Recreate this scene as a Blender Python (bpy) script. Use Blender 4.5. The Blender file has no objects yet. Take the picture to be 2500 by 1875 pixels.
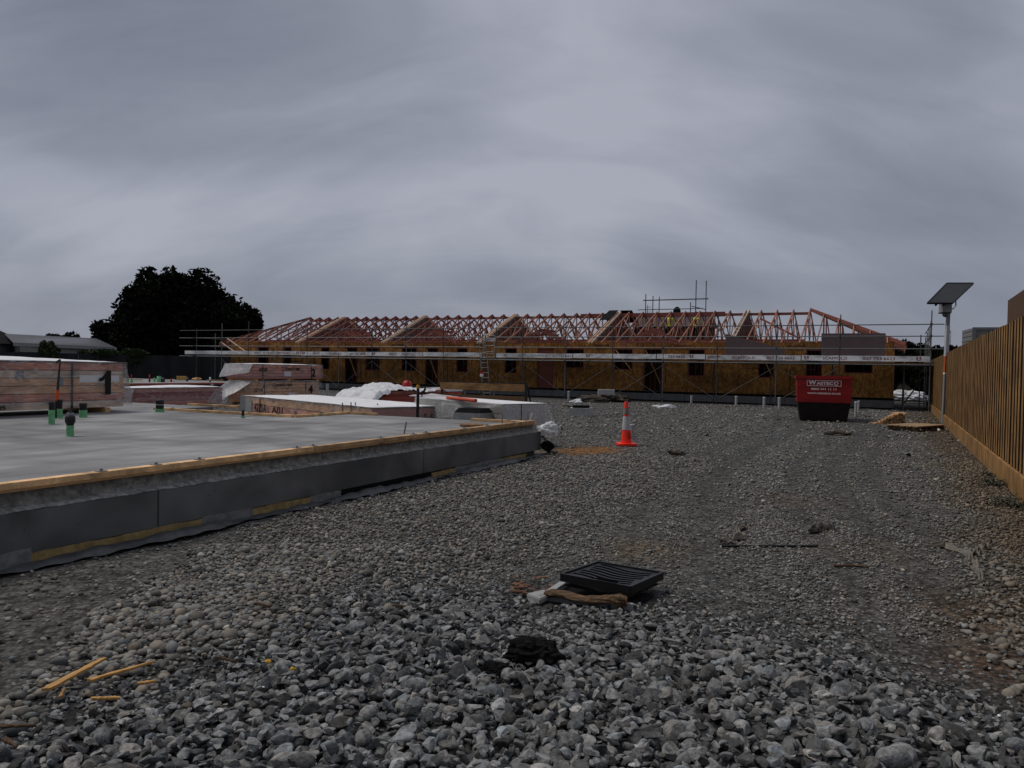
import bpy, bmesh, math, random
import numpy as np
from mathutils import Vector, Matrix, noise as mnoise
rnd = random.Random(7); nr = np.random.default_rng(11)
SC = bpy.context.scene; COL = SC.collection
R = math.radians
# ---------------------------------------------------------------- camera
EYE = 1.45; FPX = 1880.0; PITCH = R(1.05); ROLL = R(1.08); TH = math.atan2(938, 1880)
cp, sp, cr, sr = math.cos(PITCH), math.sin(PITCH), math.cos(ROLL), math.sin(ROLL)
fw = Vector((0, cp, -sp)); up0 = Vector((0, sp, cp)); r0 = Vector((1, 0, 0))
rt = r0*cr + up0*sr; up = up0*cr - r0*sr; CAM = Vector((0, 0, EYE))
cd = bpy.data.cameras.new('camera'); cam = bpy.data.objects.new('camera', cd); COL.objects.link(cam)
cd.sensor_width = 36; cd.lens = 36*FPX/2500; cd.clip_start = 0.05; cd.clip_end = 3000
m = Matrix((rt, up, -fw)).transposed().to_4x4(); m.translation = CAM; cam.matrix_world = m
SC.camera = cam
# ---------------------------------------------------------------- light, sky, exposure
SC.view_settings.view_transform = 'Standard'; SC.view_settings.look = 'None'
SC.view_settings.exposure = 0.2; SC.view_settings.gamma = 1.0
SUN_EL, SUN_AZ = R(60), R(-74)           # azimuth measured clockwise from +Y (ahead of the camera)
sl = bpy.data.lights.new('sun', 'SUN'); sl.energy = 1.5; sl.angle = R(22); sl.color = (1, .94, .85)
so = bpy.data.objects.new('sun', sl); COL.objects.link(so)
sd = Vector((math.sin(SUN_AZ)*math.cos(SUN_EL), math.cos(SUN_AZ)*math.cos(SUN_EL), math.sin(SUN_EL)))
so.rotation_euler = (-sd).to_track_quat('-Z', 'Y').to_euler()
W = bpy.data.worlds.new('World'); SC.world = W; W.use_nodes = True
nt = W.node_tree; N = nt.nodes; L = nt.links; N.clear()
def nd(tree, t, **k):
    n = tree.nodes.new(t)
    for a, b in k.items(): setattr(n, a, b)
    return n
wo = nd(nt, 'ShaderNodeOutputWorld'); bg = nd(nt, 'ShaderNodeBackground'); L.new(bg.outputs[0], wo.inputs[0])
bg.inputs[1].default_value = 0.1
sky = nd(nt, 'ShaderNodeTexSky', sky_type='NISHITA'); sky.sun_disc = False
sky.sun_elevation = SUN_EL; sky.sun_rotation = SUN_AZ
tc = nd(nt, 'ShaderNodeTexCoord'); sx = nd(nt, 'ShaderNodeSeparateXYZ'); L.new(tc.outputs['Generated'], sx.inputs[0])
def wm(op, a, b=None, c=None):
    n = nd(nt, 'ShaderNodeMath', operation=op)
    for i, v in enumerate((a, b, c)):
        if v is None: continue
        if isinstance(v, (int, float)): n.inputs[i].default_value = v
        else: L.new(v, n.inputs[i])
    return n.outputs[0]
zz = wm('MAXIMUM', sx.outputs[2], 0.0)
den = wm('ADD', zz, 0.75)
px_ = wm('DIVIDE', sx.outputs[0], den); py_ = wm('DIVIDE', sx.outputs[1], den)
cb = nd(nt, 'ShaderNodeCombineXYZ'); L.new(px_, cb.inputs[0]); L.new(py_, cb.inputs[1])
def cloud(scale, rot, sc, det, rough, dist=0.0, j=0):
    mp = nd(nt, 'ShaderNodeMapping'); mp.inputs['Rotation'].default_value = (0, 0, rot)
    mp.inputs['Scale'].default_value = sc; mp.inputs['Location'].default_value = (33.3+j*1.3, 26.1+j*.7, 9.9); L.new(cb.outputs[0], mp.inputs[0])
    n = nd(nt, 'ShaderNodeTexNoise'); n.inputs['Scale'].default_value = scale; n.inputs['Detail'].default_value = det
    n.inputs['Roughness'].default_value = rough; n.inputs['Distortion'].default_value = dist
    L.new(mp.outputs[0], n.inputs[0]); return n.outputs[0]
c1 = cloud(2.2, R(14), (.75, 1.15, 1), 2, .4, .7, 0)
c2 = cloud(4.4, R(22), (.55, 1.3, 1), 3, .45, .8, 1)
c3 = cloud(9, R(26), (.5, 1.5, 1), 5, .58, .5, 2)
den_ = wm('ADD', wm('ADD', wm('MULTIPLY', c1, .55), wm('MULTIPLY', c2, .33)), wm('MULTIPLY', c3, .17))
rp = nd(nt, 'ShaderNodeValToRGB'); L.new(den_, rp.inputs[0])
e = rp.color_ramp.elements; e[0].position = .35; e[0].color = (.142, .152, .200, 1); e[1].position = .64; e[1].color = (.335, .346, .405, 1)
k = rp.color_ramp.elements.new(.5); k.color = (.222, .238, .290, 1)
# overcast sky: brightest overhead, above the frame
mr = nd(nt, 'ShaderNodeMapRange', interpolation_type='SMOOTHSTEP'); L.new(zz, mr.inputs[0])
mr.inputs[1].default_value = .42; mr.inputs[2].default_value = .95; mr.inputs[3].default_value = 10.0; mr.inputs[4].default_value = 17.0
cm = nd(nt, 'ShaderNodeVectorMath', operation='SCALE'); L.new(rp.outputs[0], cm.inputs[0]); 
# sky dimmed behind the camera, out of view, to darken camera-facing surfaces
mb_ = nd(nt, 'ShaderNodeMapRange', interpolation_type='SMOOTHSTEP'); L.new(sx.outputs[1], mb_.inputs[0])
mb_.inputs[1].default_value = -.6; mb_.inputs[2].default_value = .25; mb_.inputs[3].default_value = .72; mb_.inputs[4].default_value = 1.0
L.new(wm('MULTIPLY', mr.outputs[0], mb_.outputs[0]), cm.inputs['Scale'])
mx = nd(nt, 'ShaderNodeMix', data_type='RGBA'); mx.inputs[0].default_value = .96
L.new(sky.outputs[0], mx.inputs[6]); L.new(cm.outputs[0], mx.inputs[7]); L.new(mx.outputs[2], bg.inputs[0])

# ---------------------------------------------------------------- site frame and measuring helpers
U = Vector((math.cos(TH), -math.sin(TH), 0)); V = Vector((math.sin(TH), math.cos(TH), 0))
def S(u, v, z=0.0): return U*u + V*v + Vector((0, 0, z))
def ray(x, y): return fw + rt*((x-1250)/FPX) - up*((y-937.5)/FPX)
def G(x, y, z=0.0):
    d = ray(x, y); return CAM + d*((z-EYE)/d.z)
def AT(x, y, Y):
    d = ray(x, y); return CAM + d*(Y/d.y)
def uv(p): return (p.dot(U), p.dot(V), p.z)
def ONV(x, y, v):
    d = ray(x, y); return uv(CAM + d*((v-CAM.dot(V))/d.dot(V)))
RZ = -TH
# ---------------------------------------------------------------- materials
MATS = {}
GRAIN = {'bundle_timber': 5, 'bundle_timber_tan': 5, 'bundle_timber_pale': 5, 'barrier_timber': 4, 'pine_fresh': 6, 'fence_timber': 2.2, 'concrete': 1.1, 'fibre_cement': 1.4, 'red_paint': 2.5, 'toe_board_white': 3, 'strand_board': .9, 'old_wood': 12}
def mat(name, col, rough=.75, var=.18, scale=6.0, stretch=(1, 1, 1), bump=.0, bscale=None, col2=None, metal=0.0, spec=.3,
        objvar=0.0, knots=None, detail=5, vor=None, alpha=1.0, sheen=0):
    if name in MATS: return MATS[name]
    M = bpy.data.materials.new(name); M.use_nodes = True; t = M.node_tree; b = t.nodes['Principled BSDF']
    lk = t.links
    b.inputs['Roughness'].default_value = rough; b.inputs['Metallic'].default_value = metal
    b.inputs['Specular IOR Level'].default_value = spec
    tc = nd(t, 'ShaderNodeTexCoord'); mp = nd(t, 'ShaderNodeMapping'); mp.inputs['Scale'].default_value = stretch
    lk.new(tc.outputs['Object'], mp.inputs[0])
    n = nd(t, 'ShaderNodeTexNoise'); n.inputs['Scale'].default_value = scale; n.inputs['Detail'].default_value = detail
    n.inputs['Roughness'].default_value = .62
    lk.new(mp.outputs[0], n.inputs[0])
    r = nd(t, 'ShaderNodeValToRGB'); lk.new(n.outputs[0], r.inputs[0])
    c2 = col2 or tuple(c*(1+var) for c in col); c1 = col if col2 else tuple(c*(1-var) for c in col)
    r.color_ramp.elements[0].position = .32; r.color_ramp.elements[0].color = (*c1, 1)
    r.color_ramp.elements[1].position = .68; r.color_ramp.elements[1].color = (*c2, 1)
    out = r.outputs[0]
    if vor:
        v = nd(t, 'ShaderNodeTexVoronoi'); v.inputs['Scale'].default_value = vor[0]; lk.new(mp.outputs[0], v.inputs[0])
        hv = nd(t, 'ShaderNodeHueSaturation'); lk.new(out, hv.inputs['Color'])
        q = nd(t, 'ShaderNodeMapRange'); sp_ = nd(t, 'ShaderNodeSeparateColor'); lk.new(v.outputs['Color'], sp_.inputs[0])
        lk.new(sp_.outputs[0], q.inputs[0]); q.inputs[3].default_value = 1-vor[1]; q.inputs[4].default_value = 1+vor[1]
        lk.new(q.outputs[0], hv.inputs['Value']); out = hv.outputs[0]
    if knots:
        v = nd(t, 'ShaderNodeTexVoronoi'); v.inputs['Scale'].default_value = knots[0]
        mk = nd(t, 'ShaderNodeMapping'); mk.inputs['Scale'].default_value = (.45, 1, 1.6); lk.new(tc.outputs['Object'], mk.inputs[0]); lk.new(mk.outputs[0], v.inputs[0])
        q = nd(t, 'ShaderNodeMapRange'); lk.new(v.outputs['Distance'], q.inputs[0]); q.inputs[1].default_value = .09; q.inputs[2].default_value = .22
        q.inputs[3].default_value = knots[1]; q.inputs[4].default_value = 0
        mm = nd(t, 'ShaderNodeMix', data_type='RGBA'); lk.new(q.outputs[0], mm.inputs[0]); lk.new(out, mm.inputs[6])
        mm.inputs[7].default_value = (col[0]*.25, col[1]*.18, col[2]*.15, 1); out = mm.outputs[2]
    if name in GRAIN:
        gn = nd(t, 'ShaderNodeTexNoise'); gm_ = nd(t, 'ShaderNodeMapping'); gm_.inputs['Scale'].default_value = (.5, 1, 1); lk.new(tc.outputs['Object'], gm_.inputs[0]); lk.new(gm_.outputs[0], gn.inputs[0]); gn.inputs['Scale'].default_value = GRAIN[name]; gn.inputs['Detail'].default_value = 2; gn.inputs['Distortion'].default_value = .6
        q = nd(t, 'ShaderNodeMapRange'); lk.new(gn.outputs[0], q.inputs[0]); q.inputs[1].default_value = .3; q.inputs[2].default_value = .7; q.inputs[3].default_value = .55; q.inputs[4].default_value = 1.25
        hv = nd(t, 'ShaderNodeHueSaturation'); lk.new(out, hv.inputs['Color']); lk.new(q.outputs[0], hv.inputs['Value']); out = hv.outputs[0]
    if objvar:
        oi = nd(t, 'ShaderNodeObjectInfo'); q = nd(t, 'ShaderNodeMapRange'); lk.new(oi.outputs['Random'], q.inputs[0])
        q.inputs[3].default_value = 1-objvar; q.inputs[4].default_value = 1+objvar
        hv = nd(t, 'ShaderNodeHueSaturation'); lk.new(out, hv.inputs['Color']); lk.new(q.outputs[0], hv.inputs['Value']); out = hv.outputs[0]
    lk.new(out, b.inputs['Base Color'])
    if bump:
        n2 = nd(t, 'ShaderNodeTexNoise'); n2.inputs['Scale'].default_value = bscale or scale*3; n2.inputs['Detail'].default_value = 5
        lk.new(mp.outputs[0], n2.inputs[0])
        bp = nd(t, 'ShaderNodeBump'); bp.inputs['Strength'].default_value = min(1, bump); bp.inputs['Distance'].default_value = .01
        lk.new(n2.outputs[0], bp.inputs['Height']); lk.new(bp.outputs[0], b.inputs['Normal'])
    MATS[name] = M; return M
def film_mat(name, col=(.75, .76, .78), op=.45, rough=.28, wr=14.0):
    M = bpy.data.materials.new(name); M.use_nodes = True; t = M.node_tree; lk = t.links
    b = t.nodes['Principled BSDF']; out = t.nodes['Material Output']
    b.inputs['Base Color'].default_value = (*col, 1); b.inputs['Roughness'].default_value = rough; b.inputs['Specular IOR Level'].default_value = .5
    tr = nd(t, 'ShaderNodeBsdfTransparent'); ms = nd(t, 'ShaderNodeMixShader')
    tc = nd(t, 'ShaderNodeTexCoord'); mp = nd(t, 'ShaderNodeMapping'); mp.inputs['Rotation'].default_value = (R(30), R(40), R(25)); mp.inputs['Scale'].default_value = (.35, 1.6, 1)
    lk.new(tc.outputs['Object'], mp.inputs[0])
    n = nd(t, 'ShaderNodeTexNoise'); n.inputs['Scale'].default_value = wr*.35; n.inputs['Detail'].default_value = 4; n.inputs['Distortion'].default_value = .8
    lk.new(mp.outputs[0], n.inputs[0])
    rg_ = nd(t, 'ShaderNodeMath', operation='SUBTRACT'); lk.new(n.outputs[0], rg_.inputs[0]); rg_.inputs[1].default_value = .5
    ab = nd(t, 'ShaderNodeMath', operation='ABSOLUTE'); lk.new(rg_.outputs[0], ab.inputs[0])
    q = nd(t, 'ShaderNodeMapRange'); lk.new(ab.outputs[0], q.inputs[0]); q.inputs[1].default_value = 0; q.inputs[2].default_value = .03
    q.inputs[3].default_value = min(1, op+.26); q.inputs[4].default_value = op
    lk.new(q.outputs[0], ms.inputs[0]); lk.new(tr.outputs[0], ms.inputs[1]); lk.new(b.outputs[0], ms.inputs[2]); lk.new(ms.outputs[0], out.inputs[0])
    bp = nd(t, 'ShaderNodeBump'); bp.inputs['Strength'].default_value = .9; bp.inputs['Distance'].default_value = .03
    lk.new(n.outputs[0], bp.inputs['Height']); lk.new(bp.outputs[0], b.inputs['Normal'])
    return M
def attr_mat(name, rough=.85, var=.25, scale=60, bump=.4, bscale=120, spec=.25):
    M = bpy.data.materials.new(name); M.use_nodes = True; t = M.node_tree; lk = t.links; b = t.nodes['Principled BSDF']
    b.inputs['Roughness'].default_value = rough; b.inputs['Specular IOR Level'].default_value = spec
    a = nd(t, 'ShaderNodeAttribute', attribute_name='tint'); tc = nd(t, 'ShaderNodeTexCoord')
    n = nd(t, 'ShaderNodeTexNoise'); n.inputs['Scale'].default_value = scale; n.inputs['Detail'].default_value = 4; lk.new(tc.outputs['Object'], n.inputs[0])
    q = nd(t, 'ShaderNodeMapRange'); lk.new(n.outputs[0], q.inputs[0]); q.inputs[1].default_value = .25; q.inputs[2].default_value = .75
    q.inputs[3].default_value = 1-var; q.inputs[4].default_value = 1+var
    hv = nd(t, 'ShaderNodeHueSaturation'); lk.new(a.outputs['Color'], hv.inputs['Color']); lk.new(q.outputs[0], hv.inputs['Value']); lk.new(hv.outputs[0], b.inputs['Base Color'])
    n2 = nd(t, 'ShaderNodeTexNoise'); n2.inputs['Scale'].default_value = bscale; n2.inputs['Detail'].default_value = 3; lk.new(tc.outputs['Object'], n2.inputs[0])
    bp = nd(t, 'ShaderNodeBump'); bp.inputs['Strength'].default_value = bump; bp.inputs['Distance'].default_value = .004
    lk.new(n2.outputs[0], bp.inputs['Height']); lk.new(bp.outputs[0], b.inputs['Normal'])
    return M
# base colours
concrete = mat('concrete', (.212, .212, .210), .75, .30, 2.6, (1, .3, 1), .5, 14, detail=9)
conc_edge = mat('concrete_rough', (.21, .205, .185), .95, .4, 14, (1, 1, 1), .9, 22, vor=(30, .25))
conc_dark = mat('concrete_dark', (.27, .27, .265), .9, .22, 7, bump=.5, bscale=30)
conc_block = mat('concrete_block', (.40, .395, .38), .9, .2, 6, bump=.5, bscale=40)
fascia = mat('fibre_cement', (.122, .123, .119), .7, .12, 2.5, (1, .5, 1), .08, 40)
pine = mat('pine', (.52, .31, .14), .75, .3, 9, (1.0, 9, 9), .2, 30, objvar=.12, knots=(2.6, .7))
pine_f = mat('pine_fresh', (.60, .38, .19), .75, .22, 9, (1, 9, 9), .2, 30, objvar=.28)
pinkw = mat('pink_timber', (.42, .18, .14), .8, .3, 8, (1.0, 8, 8), .15, 30, objvar=.15, knots=(2.4, .7))
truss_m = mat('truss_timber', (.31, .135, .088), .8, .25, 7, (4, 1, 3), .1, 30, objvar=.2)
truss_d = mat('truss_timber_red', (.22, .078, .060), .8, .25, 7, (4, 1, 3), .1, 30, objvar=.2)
pale_t = mat('pale_timber', (.58, .43, .30), .8, .2, 7, (4, 1, 3), .1, 30, objvar=.1)
redw = mat('red_timber', (.33, .07, .05), .75, .25, 8, (1, 8, 8), .15, 30, objvar=.2)
bundle_w = mat('bundle_timber', (.56, .23, .15), .8, .3, 6, (.8, 7, 7), .15, 30, objvar=.12, knots=(3.2, .8))
bundle_t = mat('bundle_timber_tan', (.60, .34, .18), .8, .3, 6, (.8, 7, 7), .15, 30, objvar=.12, knots=(3.0, .8))
bundle_g = mat('bundle_timber_pale', (.54, .42, .32), .8, .25, 6, (.8, 7, 7), .15, 30, objvar=.12)
osb = mat('strand_board', (.17, .078, .018), .8, .0, 5, (1, 1, .45), .3, 60, col2=(.40, .195, .05), vor=(24, .42))
osb_in = mat('lining_board', (.165, .125, .112), .85, .25, 2.5, (3, 3, 1), .1, 20)
dark_in = mat('dark_interior', (.10, .055, .036), .9, .3, 4)
redframe = mat('red_framing', (.17, .06, .043), .8, .25, 7, (4, 4, 1))
fencew = mat('fence_timber', (.265, .140, .045), .8, .35, 5, (5, 5, .5), .3, 25, objvar=.06)
fencee = mat('fence_edge_shade', (.05, .024, .010), .9, .3, 5, (5, 5, .5))
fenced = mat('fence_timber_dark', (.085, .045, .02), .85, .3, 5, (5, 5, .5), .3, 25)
boardw = mat('barrier_timber', (.30, .165, .065), .8, .3, 6, (.8, 7, 7), .2, 30, objvar=.12, knots=(2.2, .7))
galv = mat('galvanised_tube', (.165, .17, .17), .5, .3, 9, metal=.55, spec=.5)
galv_d = mat('dark_tube', (.075, .078, .082), .55, .3, 9, metal=.4, spec=.4)
alu = mat('alloy', (.42, .43, .43), .45, .12, 5, metal=.4, spec=.5)
toe_m = mat('toe_board_white', (.80, .80, .78), .6, .14, 4, (1, 1, 3), objvar=.06)
steel_rod = mat('steel_rod', (.19, .19, .19), .6, .3, 20, metal=.3)
black = mat('black_plastic', (.010, .010, .011), .45, .25, 8, bump=.15, spec=.4)
blackm = mat('black_matte', (.007, .007, .007), .95, .3, 12, bump=.6, spec=.1)
shade = mat('dark_fence', (.022, .023, .025), .9, .3, 1.5, (1, 1, .3))
red_paint = mat('red_paint', (.27, .007, .007), .45, .16, 3, bump=.05, spec=.4)
bin_black = mat('bin_black', (.012, .007, .007), .6, .4, 3)
white_paint = mat('white_lettering', (.72, .60, .58), .7, .08, 20)
red_ink = mat('red_lettering', (.20, .028, .03), .7, .25, 30)
black_ink = mat('black_lettering', (.012, .011, .011), .8, .1, 20)
orange = mat('orange_plastic', (.95, .040, .016), .45, .12, 6, spec=.45)
orange2 = mat('orange_band', (.55, .075, .015), .5, .15, 8)
reflect = mat('reflective_white', (.46, .46, .47), .5, .2, 14)
reflect_g = mat('dirty_reflective', (.22, .19, .17), .6, .25, 14)
pvc = mat('grey_pipe', (.36, .355, .37), .5, .1, 8)
pvc_w = mat('white_pipe', (.40, .40, .40), .5, .1, 8)
green = mat('green_wrap', (.155, .42, .20), .5, .22, 14, (1, 1, 2), .5, 18)
greyband = mat('grey_band', (.22, .22, .215), .6, .2, 14)
white_sheet = mat('white_sheet', (.72, .72, .72), .5, .08, 5, bump=.3, bscale=9)
tarp = mat('white_tarp', (.58, .59, .60), .5, .12, 4, bump=.6, bscale=12)
clad_m = mat('cladding_edges', (.36, .34, .31), .75, .0, 1.2, (.4, .4, 60), col2=(.13, .12, .11))
paper = mat('white_paper', (.68, .66, .66), .8, .1, 30)
brown_sheet = mat('mauve_sheet', (.130, .096, .098), .85, .08, 3)
foam = mat('yellow_foam', (.32, .235, .095), .85, .3, 14, bump=.5, bscale=30)
greyfilm = mat('grey_film', (.20, .20, .19), .5, .3, 12, bump=.6, bscale=16)
hv_y = mat('hi_vis_yellow', (.50, .62, .03), .7, .15, 8)
cloth_d = mat('dark_cloth', (.018, .018, .022), .9, .2, 8)
skin_m = mat('skin', (.42, .24, .17), .6, .1, 8)
roof_g = mat('grey_roof', (.085, .088, .10), .5, .16, 1.2, (4, .4, 1), spec=.4)
wb = mat('cream_wall', (.20, .205, .185), .8, .1, 3)
wb_d = mat('grey_weatherboard', (.105, .105, .11), .8, .2, 3)
fascia_w = mat('white_fascia', (.26, .26, .255), .7, .1, 3)
dark_roof = mat('dark_roof', (.014, .014, .015), .95, .3, 3, spec=.05)
steel_box = mat('grey_steel', (.17, .175, .18), .6, .14, 2, (1, 1, 3), spec=.4)
box_face = mat('grey_box_front', (.19, .185, .165), .6, .14, 2)
panel_m = mat('panel_back', (.028, .029, .03), .6, .2, 4)
panel_f = mat('panel_frame', (.012, .012, .014), .5, .2, 4)
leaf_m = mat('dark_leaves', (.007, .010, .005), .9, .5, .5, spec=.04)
leaf_h = mat('creeper_leaves', (.035, .055, .02), .7, .5, 3, spec=.2)
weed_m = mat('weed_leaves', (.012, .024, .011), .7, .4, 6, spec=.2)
bark = mat('bark', (.03, .025, .02), .95, .3, 4)
earth = mat('dark_earth', (.06, .048, .038), 1, .4, 5, bump=1, bscale=12)
bank_m = mat('bank_earth', (.012, .010, .008), 1, .5, 2.5, (.6, .6, 4), bump=1, bscale=8)
oldwood = mat('old_wood', (.105, .064, .034), .9, .7, 10, (1, 9, 9), .8, 25)
splint = mat('split_wood', (.46, .255, .085), .8, .4, 9, (.7, 14, 14), .5, 40)
rag_m = mat('muddy_cloth', (.15, .135, .112), .95, .35, 10, bump=.8, bscale=22)
rag_d = mat('dark_rag', (.05, .045, .04), .95, .35, 10, bump=.8, bscale=22)
yellow = mat('yellow_wood', (.50, .30, .06), .7, .2, 8)
film = film_mat('clear_film', op=.10)
film_w = film_mat('milky_film', (.78, .79, .80), op=.5, wr=18)
film_c = film_mat('creased_film', (.72, .73, .74), op=.22, wr=22)

# ---------------------------------------------------------------- mesh helpers
class MB:
    def __init__(s, off=(0, 0, 0)): s.v = []; s.f = []; s.m = []; s.mi = 0; s.o = Vector(off); s.sm = []
    def add(s, vs, fs, smooth=False):
        b = len(s.v); s.v += [tuple(Vector(p)-s.o) for p in vs]
        for f in fs: s.f.append(tuple(b+i for i in f)); s.m.append(s.mi); s.sm.append(smooth)
    def box(s, x0, x1, y0, y1, z0, z1):
        vs = [(x, y, z) for z in (z0, z1) for y in (y0, y1) for x in (x0, x1)]
        s.add(vs, [(0, 2, 3, 1), (4, 5, 7, 6), (0, 1, 5, 4), (2, 6, 7, 3), (0, 4, 6, 2), (1, 3, 7, 5)])
    def quadbox(s, q, z0, z1):
        vs = [(p[0], p[1], z0) for p in q] + [(p[0], p[1], z1) for p in q]
        s.add(vs, [(3, 2, 1, 0), (4, 5, 6, 7), (0, 1, 5, 4), (1, 2, 6, 5), (2, 3, 7, 6), (3, 0, 4, 7)])
    def bar(s, p, q, w, h, upv=(0, 0, 1)):
        p, q = Vector(p), Vector(q); d = (q-p).normalized(); a = d.cross(Vector(upv))
        if a.length < 1e-4: a = d.cross(Vector((1, 0, 0)))
        a.normalize(); b = a.cross(d).normalized(); a *= w/2; b *= h/2
        vs = [c+s1*a+s2*b for c in (p, q) for s1, s2 in ((-1, -1), (1, -1), (1, 1), (-1, 1))]
        s.add(vs, [(0, 1, 2, 3), (7, 6, 5, 4), (0, 4, 5, 1), (1, 5, 6, 2), (2, 6, 7, 3), (3, 7, 4, 0)])
    def tube(s, p, q, r, r2=None, n=8, cap=True):
        p, q = Vector(p), Vector(q); r2 = r if r2 is None else r2
        d = (q-p).normalized(); a = d.orthogonal().normalized(); b = d.cross(a)
        vs = [c+rr*(a*math.cos(6.28319*i/n)+b*math.sin(6.28319*i/n)) for c, rr in ((p, r), (q, r2)) for i in range(n)]
        s.add(vs, [(i, (i+1) % n, n+(i+1) % n, n+i) for i in range(n)], True)
        if cap: s.add(vs[:n][::-1], [tuple(range(n))]); s.add(vs[n:], [tuple(range(n))])
    def path(s, pts, r, n=7):
        pts = [Vector(p) for p in pts]
        for i in range(len(pts)-1): s.tube(pts[i], pts[i+1], r[i] if isinstance(r, (list, tuple)) else r, r[i+1] if isinstance(r, (list, tuple)) else r, n)
    def lathe(s, c, prof, n=16, smooth=True):
        c = Vector(c); vs = []
        for r_, z in prof: vs += [c+Vector((r_*math.cos(6.28319*i/n), r_*math.sin(6.28319*i/n), z)) for i in range(n)]
        k = len(prof)
        s.add(vs, [(j*n+i, j*n+(i+1) % n, (j+1)*n+(i+1) % n, (j+1)*n+i) for j in range(k-1) for i in range(n)], smooth)
        s.add(vs[-n:], [tuple(range(n))]); s.add(vs[:n][::-1], [tuple(range(n))])
    def prism(s, poly, a, b, o, d):
        """poly 2D points, axes a,b, origin o, extruded by vector d"""
        a, b, o, d = Vector(a), Vector(b), Vector(o), Vector(d); n = len(poly)
        vs = [o+a*x+b*y for x, y in poly]; vs += [p+d for p in vs]
        s.add(vs, [tuple(range(n))[::-1], tuple(range(n, 2*n))] + [(i, (i+1) % n, n+(i+1) % n, n+i) for i in range(n)])
    def grid(s, fn, nu, nv, smooth=True):
        vs = [fn(i/nu, j/nv) for j in range(nv+1) for i in range(nu+1)]
        s.add(vs, [(j*(nu+1)+i, j*(nu+1)+i+1, (j+1)*(nu+1)+i+1, (j+1)*(nu+1)+i) for j in range(nv) for i in range(nu)], smooth)
    def build(s, name, mats, parent=None, bevel=0.0, loc=None, rz=0.0):
        me = bpy.data.meshes.new(name); me.from_pydata(s.v, [], s.f)
        if not isinstance(mats, (list, tuple)): mats = [mats]
        for x in mats: me.materials.append(x)
        me.polygons.foreach_set('material_index', s.m); me.polygons.foreach_set('use_smooth', s.sm)
        bm = bmesh.new(); bm.from_mesh(me); bmesh.ops.recalc_face_normals(bm, faces=bm.faces)
        if bevel:
            es = [e for e in bm.edges if len(e.link_faces) == 2 and e.calc_face_angle(0) > .6]
            bmesh.ops.bevel(bm, geom=es, offset=bevel, segments=2, affect='EDGES', clamp_overlap=True)
        bm.to_mesh(me); bm.free(); me.update()
        o = bpy.data.objects.new(name, me); COL.objects.link(o)
        if parent: o.parent = parent
        if loc is not None: o.location = loc
        o.rotation_euler.z = rz
        return o
def thing(name, label, cat, loc=(0, 0, 0), rz=0.0, group=None):
    o = bpy.data.objects.new(name, None); o.empty_display_size = .2; COL.objects.link(o); o.location = loc; o.rotation_euler.z = rz
    return tag(o, label, cat, group)
def tag(o, label, cat, group=None, kind=None):
    if label: o['label'] = label
    if cat: o['category'] = cat
    if group: o['group'] = group
    if kind: o['kind'] = kind
    return o
def struct(o): o['kind'] = 'structure'; return o
_tc = {}
def glyphs(body, weight=0.0):
    key = (body, weight)
    if key in _tc: return _tc[key]
    c = bpy.data.curves.new('tmp', 'FONT'); c.body = body; c.size = 1; c.offset = weight; c.resolution_u = 3
    o = bpy.data.objects.new('tmp', c); COL.objects.link(o)
    dg = bpy.context.evaluated_depsgraph_get(); dg.update(); me = o.evaluated_get(dg).to_mesh()
    vs = np.array([v.co[:2] for v in me.vertices]); fs = [tuple(p.vertices) for p in me.polygons]
    bpy.data.objects.remove(o); bpy.data.curves.remove(c)
    vs -= vs.min(0); sz = vs.max(0); _tc[key] = (vs/sz, fs, sz[0]/sz[1]); return _tc[key]
def write(mb, body, o, a, b, w=None, h=None, weight=0.02, squeeze=None):
    """flat lettering: origin o (lower left), unit axes a (reading direction), b (up)"""
    vs, fs, asp = glyphs(body, weight); o, a, b = Vector(o), Vector(a), Vector(b)
    if h is None: h = w/asp
    if w is None: w = h*asp
    mb.add([o + a*(x*w) + b*(y*h) for x, y in vs], fs)
def emblem(mb, o, a, b, s):
    """two angular mirrored letter shapes making a shield"""
    o, a, b = Vector(o), Vector(a), Vector(b)
    E1 = [(0, .28), (.42, .05), (.42, .25), (.14, .40), (.14, .47), (.42, .33), (.42, .5), (.14, .64), (.14, .74), (.42, .6), (.42, .78), (0, 1)]
    S1 = [(.54, .05), (1, .28), (1, .58), (.70, .74), (.70, .78), (1, .64), (1, 1), (.54, .78), (.54, .58), (.84, .43), (.84, .36), (.54, .24)]
    for P in (E1, S1): mb.add([o+a*(x*s)+b*(y*s) for x, y in P], [tuple(range(len(P)))])
def jit(o, amp, freq=3.0, seed=0):
    """wrinkle a mesh along its normals"""
    me = o.data; n = len(me.vertices); co = np.empty(n*3); me.vertices.foreach_get('co', co); co = co.reshape(-1, 3)
    no = np.empty(n*3); me.vertices.foreach_get('normal', no); no = no.reshape(-1, 3); rg = np.random.default_rng(seed); d = np.zeros(n)
    for i in range(7):
        k = rg.normal(size=3)*freq*(1+i*.6); d += np.abs(np.sin(co@k+rg.uniform(0, 6.28)))/(1+i*.5)
    d = d/d.max()-.5; co += no*(d*amp)[:, None]; me.vertices.foreach_set('co', co.ravel()); me.update()
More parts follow.
